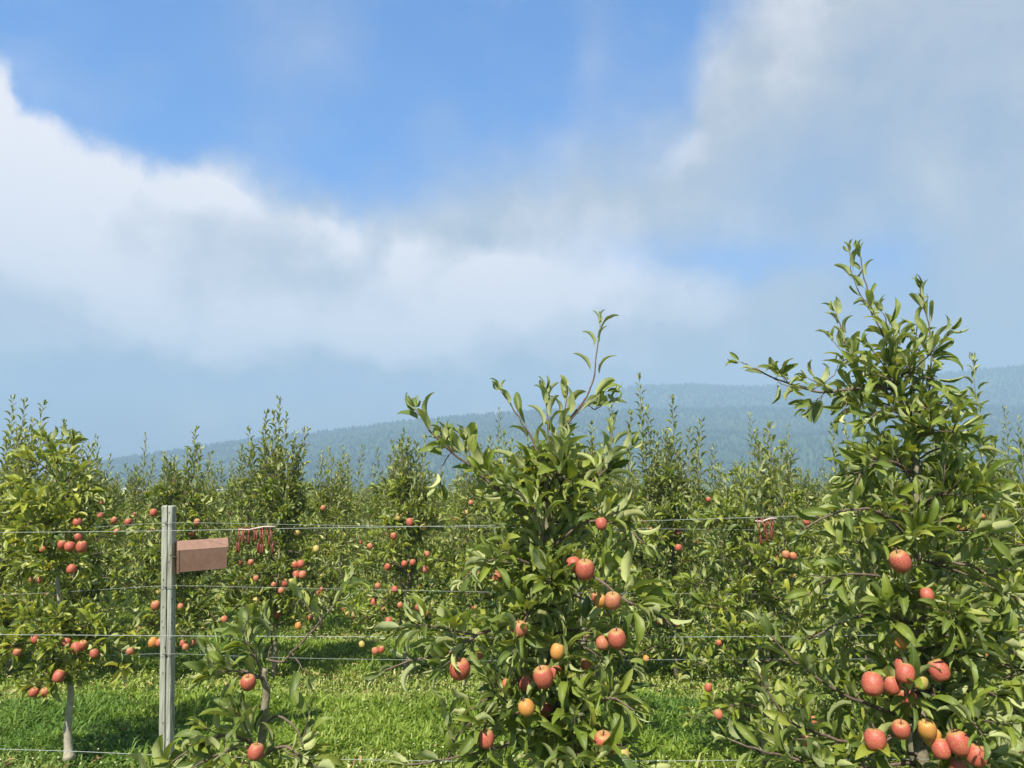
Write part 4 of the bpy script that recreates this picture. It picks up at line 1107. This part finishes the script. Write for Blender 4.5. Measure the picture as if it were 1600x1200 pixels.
# small sparse tree beside the post
t = Tree(103, 0, .100)
tr = [Vector((px(408, 785, Y1).x, Y1, -.05)), Vector((px(410, 785, Y1).x, Y1, .4)), Vector((px(408, 785, Y1).x, Y1, .7))] + P1((408, 1170), (413, 1120), (416, 1080), (412, 1058), (414, 1045))
trs = t.smooth(tr, 3, .001)
t.trunk.tube(trs, [.017 * (1 - .45 * i / len(trs)) for i in range(len(trs))], 10)
t.branch(P1((414, 1065), (380, 1050, -.05), (345, 1048, -.08), (318, 1060, -.1)), .006, .0025, 'mix', .8)
t.branch(P1((414, 1060), (395, 1020, -.03), (380, 990, -.05), (392, 965, -.06)), .006, .0025, 'mix', .85)
t.branch(P1((414, 1060), (350, 1035, .05), (325, 1015, .05)), .005, .0025, 'shoot', .9)
t.branch(P1((418, 1030), (440, 1035), (455, 1020, -.03), (475, 1000, -.05), (500, 972, -.06), (530, 935, -.06), (546, 905, -.06)), .006, .003, 'none')
t.branch(P1((500, 972, -.06), (480, 950, -.08), (465, 930, -.08)), .003, .002, 'shoot', .9)
t.branch(P1((455, 1020), (470, 1040, -.05), (480, 1055, -.05)), .003, .002, 'shoot', .7)
t.branch(P1((418, 1030), (425, 1000), (418, 975)), .004, .002, 'shoot', 1.0)
t.rosette(px(520, 945, Y1 - .06), Vector((.5, -.2, .3)), 5, .09)
t.rosette(px(540, 915, Y1 - .06), Vector((.5, -.2, .6)), 5, .08)
t.branch(P1((406, 1170), (360, 1150, -.08), (320, 1160, -.12), (270, 1190, -.15)), .008, .003, 'mix', .75)
t.branch(P1((406, 1165), (350, 1175, -.12), (300, 1200, -.2)), .008, .003, 'mix', .8)
t.branch(P1((408, 1185), (440, 1165, -.06), (470, 1180, -.1), (510, 1215, -.12)), .008, .003, 'mix', .75)
t.branch(P1((410, 1140), (430, 1120), (455, 1130, -.03), (475, 1165, -.05), (480, 1190, -.05)), .006, .003, 'none')
t.branch(P1((475, 1165, -.05), (480, 1130, -.08), (485, 1110, -.08)), .004, .002, 'shoot', .5)
t.branch(P1((408, 1200), (380, 1130, -.1), (360, 1105, -.15)), .005, .002, 'mix', .6)
infill(t, trs, (.35, .8), lambda f: .34, 5, .8)
ap1(t, [(388, 1065, 26, 'r', -.12), (400, 1173, 27, 'r', -.22)], 1.25)
t.build((tr[0].x, Y1, 0), 'small thin apple tree with sparse leaves just right of the wooden post', G1)

# neighbour past the right edge whose side fills the corner
t = Tree(104, 0, .100)
bx = px(1800, 785, Y1).x
tr = [Vector((bx, Y1, -.05)), Vector((bx, Y1, .5)), Vector((bx + .02, Y1, 1.0)), Vector((bx, Y1, 1.5)), Vector((bx + .03, Y1, 1.9))]
trs = t.smooth(tr, 3, .002); t.trunk.tube(trs, [.03 * (1 - .7 * i / len(trs)) for i in range(len(trs))], 10)
for q in ((1700, 880, 1640, 860, 1590, 850), (1700, 1000, 1620, 980, 1560, 1000), (1700, 1100, 1620, 1100, 1560, 1120), (1700, 1190, 1620, 1200, 1540, 1190)):
    t.branch(P1((1800, q[1] + 60), (*q[0:2], -.05), (*q[2:4], .05), (*q[4:6], .1)), .008, .003, 'mix')
t.branch(P1((1800, 1000), (1700, 930, -.1), (1630, 920, -.15), (1575, 945, -.15)), .008, .003, 'mix')
t.branch(P1((1800, 1120), (1700, 1050, -.1), (1630, 1040, -.15), (1570, 1060, -.15)), .008, .003, 'mix')
t.branch(P1((1800, 1220), (1700, 1150, -.1), (1630, 1150, -.15), (1590, 1180, -.15)), .008, .003, 'mix')
infill(t, trs, (.5, 1.9), lambda f: .42 * (1 - .4 * f), 24, 1.2)
t.build((tr[0].x, Y1, 0), 'front row apple tree past the right edge, only its left twigs in view', G1)

# ------------------------------------------------------------------ post
def wood_material(name, c0, c1, c2, zs=1.5, xs=34):
    m, nt, b = newmat(name); L = nt.links.new
    tc = nd(nt, 'ShaderNodeTexCoord'); mp = nd(nt, 'ShaderNodeMapping'); mp.inputs['Scale'].default_value = (xs, xs, zs); L(tc.outputs['Object'], mp.inputs[0])
    n = noise(nt, 2.0, 6, .65, mp.outputs[0]); n2 = noise(nt, 5, 3, .5)
    c = ramp(nt, n, [(.32, c0), (.5, c1), (.68, c2)])
    c = mixc(nt, mth(nt, 'MULTIPLY', n2, .45), c, tuple(x * .7 for x in c1))
    # knots
    v = nd(nt, 'ShaderNodeTexVoronoi'); mp2 = nd(nt, 'ShaderNodeMapping'); mp2.inputs['Scale'].default_value = (7, 7, 3.4); L(tc.outputs['Object'], mp2.inputs[0]); L(mp2.outputs[0], v.inputs['Vector'])
    k = nd(nt, 'ShaderNodeMapRange'); L(v.outputs['Distance'], k.inputs[0]); k.inputs[1].default_value = .12; k.inputs[2].default_value = .17; k.inputs[3].default_value = .85; k.inputs[4].default_value = 0
    c = mixc(nt, k.outputs[0], c, (.05, .035, .025))
    L(c, b.inputs['Base Color']); b.inputs['Roughness'].default_value = .9; b.inputs['Specular IOR Level'].default_value = .2
    bp = nd(nt, 'ShaderNodeBump'); bp.inputs['Strength'].default_value = .8; bp.inputs['Distance'].default_value = .004
    L(n, bp.inputs['Height']); L(bp.outputs[0], b.inputs['Normal'])
    return m
M_POST = wood_material("weathered_wood", (.13, .125, .095), (.33, .33, .26), (.52, .52, .43))
YP = 5.15
top = px(264.5, 792, YP); bot = px(262, 1178, YP)
root = empty("wooden_post", (bot.x, YP, 0), 'weathered grey square wooden post with a lengthwise crack, carrying the wires', 'post')
mb = MB(); n = 14; vs = []; fs = []; rg = random.Random(4)
def post_ring(z, shrink=1.0):
    f = z / top.z; c = Vector((bot.x + (top.x - bot.x) * f, YP, z)); o = []
    hw = .0385; hd = .038
    # rounded square with a crack notch in the front face
    prof = [(-1, .55), (-1, -.65), (-.86, -.93), (-.5, -1), (.04, -1), (.14, -.55), (.25, -1), (.62, -1), (.9, -.9), (1, -.6), (1, .6), (.85, .95), (0, 1), (-.85, .95)]
    for (a, b) in prof:
        o.append(c + Vector((a * hw * shrink + rg.uniform(-.0012, .0012), b * hd * shrink + rg.uniform(-.0012, .0012), 0)))
    return o
zs = [-.1 + (top.z + .1) * i / 26 for i in range(27)]
for i, z in enumerate(zs): vs += post_ring(z)
vs_top = post_ring(top.z + .006, .86); 
for j, q in enumerate(vs_top): q.z += .006 * math.sin(j * 2.1)
vs += vs_top; nr = len(zs) + 1
for i in range(nr - 1):
    for k in range(14):
        a = i * 14 + k; b = i * 14 + (k + 1) % 14; fs.append((a, b, b + 14, a + 14))
vs.append(Vector((top.x, YP, top.z + .008))); c = len(vs) - 1
for k in range(14): fs.append((c, (nr - 1) * 14 + k, (nr - 1) * 14 + (k + 1) % 14))
mb.add([v - Vector((bot.x, YP, 0)) for v in vs], fs)
link("shaft", mb.mesh("shaft", M_POST, False), root)
M_WIRE = plain("galvanised_wire", (.30, .32, .29), .5, 8, .12)
mw, nt_, bb = newmat("dark_staple"); bb.inputs['Base Color'].default_value = (.10, .09, .08, 1); bb.inputs['Metallic'].default_value = .6; bb.inputs['Roughness'].default_value = .6
for yy in (817, 917, 1022):
    p = px(263.5, yy, YP - .045); m_ = MB(); q = Vector((bot.x, YP, 0)); off = p - q + Vector((0, .004, 0))
    m_.tube([off + Vector((-.0395, .04, .004)), off + Vector((-.0412, .0, .004)), off + Vector((-.02, -.006, -.002)), off + Vector((.02, -.006, .003)), off + Vector((.0412, .0, .0)), off + Vector((.0395, .04, .0))], .0016, 5)
    m_.tube([off + Vector((-.02, .004, .012)), off + Vector((-.02, -.008, .008)), off + Vector((-.018, -.008, -.008)), off + Vector((-.018, .004, -.012))], .0018, 5)
    link("staple", m_.mesh("staple", mw), root)

# ------------------------------------------------------------------ wires
def wire(pts, label, grp, r=.0011):
    t_ = Tree(1, 0); P = t_.smooth(pts, 6, 0); P = [Vector(p) for p in P]
    o0 = P[0]; m_ = MB(); m_.tube([p - o0 for p in P], r, 6)
    o = link("trellis_wire", m_.mesh("trellis_wire", M_WIRE)); o.location = o0
    tag(o, label, "wire", grp)
F = lambda lst: [px(x, y, Y1) for x, y in lst]
YW = Y1 - .04
W1 = lambda lst: [px(x, y, YW) for x, y in lst]
gw = "tight trellis wires of the front row"; gw2 = "thin trellis wires fixed to the wooden post"
wire(W1([(-900, 838), (-300, 834), (0, 832), (250, 829.5), (430, 826), (800, 820), (1130, 810), (1350, 803), (1600, 795), (2300, 775)]), 'topmost front wire passing before the post and above the brown box', gw, .0009)
wire(W1([(-900, 985), (0, 991.5), (270, 993.5), (560, 995), (870, 996), (1250, 994), (1600, 988.5), (2300, 980)]), 'middle front wire crossing the post and the open grass gap', gw, .001)
wire(W1([(-900, 1150), (0, 1170.5), (250, 1180), (500, 1186), (800, 1190), (1150, 1188), (1600, 1185), (2300, 1178)]), 'lowest front wire along the bottom edge near the post foot', gw, .0009)
W2 = lambda lst: [px(x, y, YP - .055) for x, y in lst]
wire(W2([(-600, 850), (0, 832), (130, 825), (263, 817), (420, 819), (600, 822), (800, 824), (1100, 827), (1600, 832), (2100, 838)]), 'top rear wire stapled near the head of the post', gw2)
wire(W2([(-600, 945), (0, 929), (130, 923), (263, 915.5), (420, 918), (620, 922), (830, 926), (1150, 928), (1600, 930), (2100, 932)]), 'rear wire stapled to the post just below the brown box', gw2)
wire(W2([(-600, 1045), (0, 1032), (130, 1026), (263, 1021.5), (420, 1027), (600, 1030.5), (850, 1033), (1130, 1030), (1600, 1030), (2100, 1032)]), 'rear wire stapled low on the post above the lit grass', gw2)

# ------------------------------------------------------------------ brown box on the post
M_BOX = plain("red_brown_board", (.26, .145, .10), .85, 30, .32)
_nt = M_BOX.node_tree; _n = noise(_nt, 9, 6, .75); _b = _nt.nodes['Principled BSDF']
_c = _b.inputs['Base Color'].links[0].from_socket; _r = nd(_nt, 'ShaderNodeMapRange'); _nt.links.new(_n, _r.inputs[0]); _r.inputs[1].default_value = .46; _r.inputs[2].default_value = .66
_nt.links.new(mixc(_nt, mth(_nt, 'MULTIPLY', _r.outputs[0], .55), _c, (.19, .085, .055)), _b.inputs['Base Color'])
_bp = nd(_nt, 'ShaderNodeBump'); _bp.inputs['Strength'].default_value = .5; _bp.inputs['Distance'].default_value = .004; _nt.links.new(_n, _bp.inputs['Height']); _nt.links.new(_bp.outputs[0], _b.inputs['Normal'])
bc = px(312, 864, YP - .02)
broot = empty("wooden_box", tuple(px(276, 888, YP)), 'small red brown wooden box fixed sideways to the post, tilted up to the right', 'box')
broot.rotation_euler = (R(11), R(-3.0), R(25))
Lb, hb, db = .31, .120, .11
b = MB()
def prism(mb, x0, x1, sec):
    k = len(sec); v = [(x0, y, z) for y, z in sec] + [(x1, y, z) for y, z in sec]
    f = [tuple(reversed(range(k))), tuple(range(k, 2 * k))] if k <= 4 else None
    base = len(mb.v); mb.v += v
    for i in range(k): mb.f.append([base + i, base + (i + 1) % k, base + k + (i + 1) % k, base + k + i])
    cy = sum(s[0] for s in sec) / k; cz = sum(s[1] for s in sec) / k
    c = len(mb.v); mb.v += [(x0, cy, cz), (x1, cy, cz)]
    for i in range(k): mb.f.append([c, base + (i + 1) % k, base + i, -1]); mb.f.append([c + 1, base + k + i, base + k + (i + 1) % k, -1])
prism(b, .014, Lb - .006, [(-.055, -.012), (.055, -.012), (.055, .160), (.0, .178), (-.055, .130)][::-1])
link("body", b.mesh("body", M_BOX, False), broot)
b = MB(); prism(b, .008, Lb + .002, [(-.0555, .1315), (-.0555, .1295), (.001, .1765), (.0, .181)][::-1]); 
link("lid", b.mesh("lid", M_BOX, False), broot)
b = MB(); prism(b, 0, .013, [(-.058, -.022), (.058, -.022), (.058, .162), (.0, .180), (-.058, .132)][::-1]); link("end_panel", b.mesh("end_panel", M_BOX, False), broot)
b = MB(); b.tube([(-.045, .0, .075), (.0, .0, .075)], .006, 6); link("bracket", b.mesh("bracket", mw), broot)

# ------------------------------------------------------------------ red clips on the wire
M_RED = plain("dark_red_plastic", (.16, .035, .018), .45, 60, .3)
M_PALE = plain("pale_cord", (.55, .42, .36), .7, 60, .2)
def clips(x0, x1, y, n, seed, label, drop, short=()):
    rg = random.Random(seed); o0 = px((x0 + x1) / 2, y, YW)
    root = empty("clip_bundle", tuple(o0), label, "tree ties", "bundles of dark red tree ties on the wire")
    for k in range(n):
        x = x0 + (x1 - x0) * (k + .5) / n + rg.uniform(-1.5, 1.5); p = px(x, y, YW) - o0
        d = drop * rg.uniform(.55, 1.2) * (.35 if k in short else 1); sw = rg.uniform(-.012, .012); m_ = MB()
        ring = [p + Vector((0, .005 * math.cos(a), .004 + .005 * math.sin(a))) for a in [i * .785 for i in range(9)]]
        m_.tube(ring, .0022, 5)
        m_.tube([p + Vector((0, -.003, 0)), p + Vector((sw * .5, -.006, -d * .5)), p + Vector((sw, -.004, -d))], [.0032, .0022, .0028], 6)
        e = p + Vector((sw, -.004, -d))
        m_.tube([e + Vector((0, 0, .012)), e, e + Vector((.001, 0, -.014)), e + Vector((.001, 0, -.024))], [.0025, .0040, .0044, .0025], 7)
        link("tie", m_.mesh("tie", M_RED), root)
    m_ = MB(); a = px(x0, y - 1, YW - .004) - o0; b_ = px(x1 + 4, y - 5, YW - .004) - o0
    m_.tube([a, a.lerp(b_, .3) + Vector((0, 0, -.004)), a.lerp(b_, .7) + Vector((0, 0, .003)), b_], .0028, 6); link("cord", m_.mesh("cord", M_PALE), root)
clips(372, 426, 828, 10, 3, 'large bundle of dark red ties hanging from the top front wire right of the box', .052, (2, 3, 4))
clips(1180, 1210, 815, 6, 5, 'small bundle of dark red ties on the top front wire left of the tallest tree', .05, (1, 3))

# ------------------------------------------------------------------ haze
HZ = 0.00095
mh = bpy.data.materials.new("haze"); mh.use_nodes = True; nt = mh.node_tree; nt.nodes.clear()
o_ = nt.nodes.new('ShaderNodeOutputMaterial'); v_ = nt.nodes.new('ShaderNodeVolumePrincipled')
v_.inputs['Color'].default_value = (.49, .74, .98, 1); v_.inputs['Density'].default_value = HZ; v_.inputs['Anisotropy'].default_value = 0.0
nt.links.new(v_.outputs[0], o_.inputs['Volume'])
h = MB(); h.box((-3200, -400, -3), (3200, 2400, 360))
hz = link("haze", h.mesh("haze", mh, False)); tag(hz, 'thin blue haze hanging in the air over orchard and hills', 'haze', kind='stuff')
SC.cycles.volume_bounces = 0
SC.cycles.max_bounces = 7
SC.cycles.diffuse_bounces = 2
SC.cycles.transmission_bounces = 3
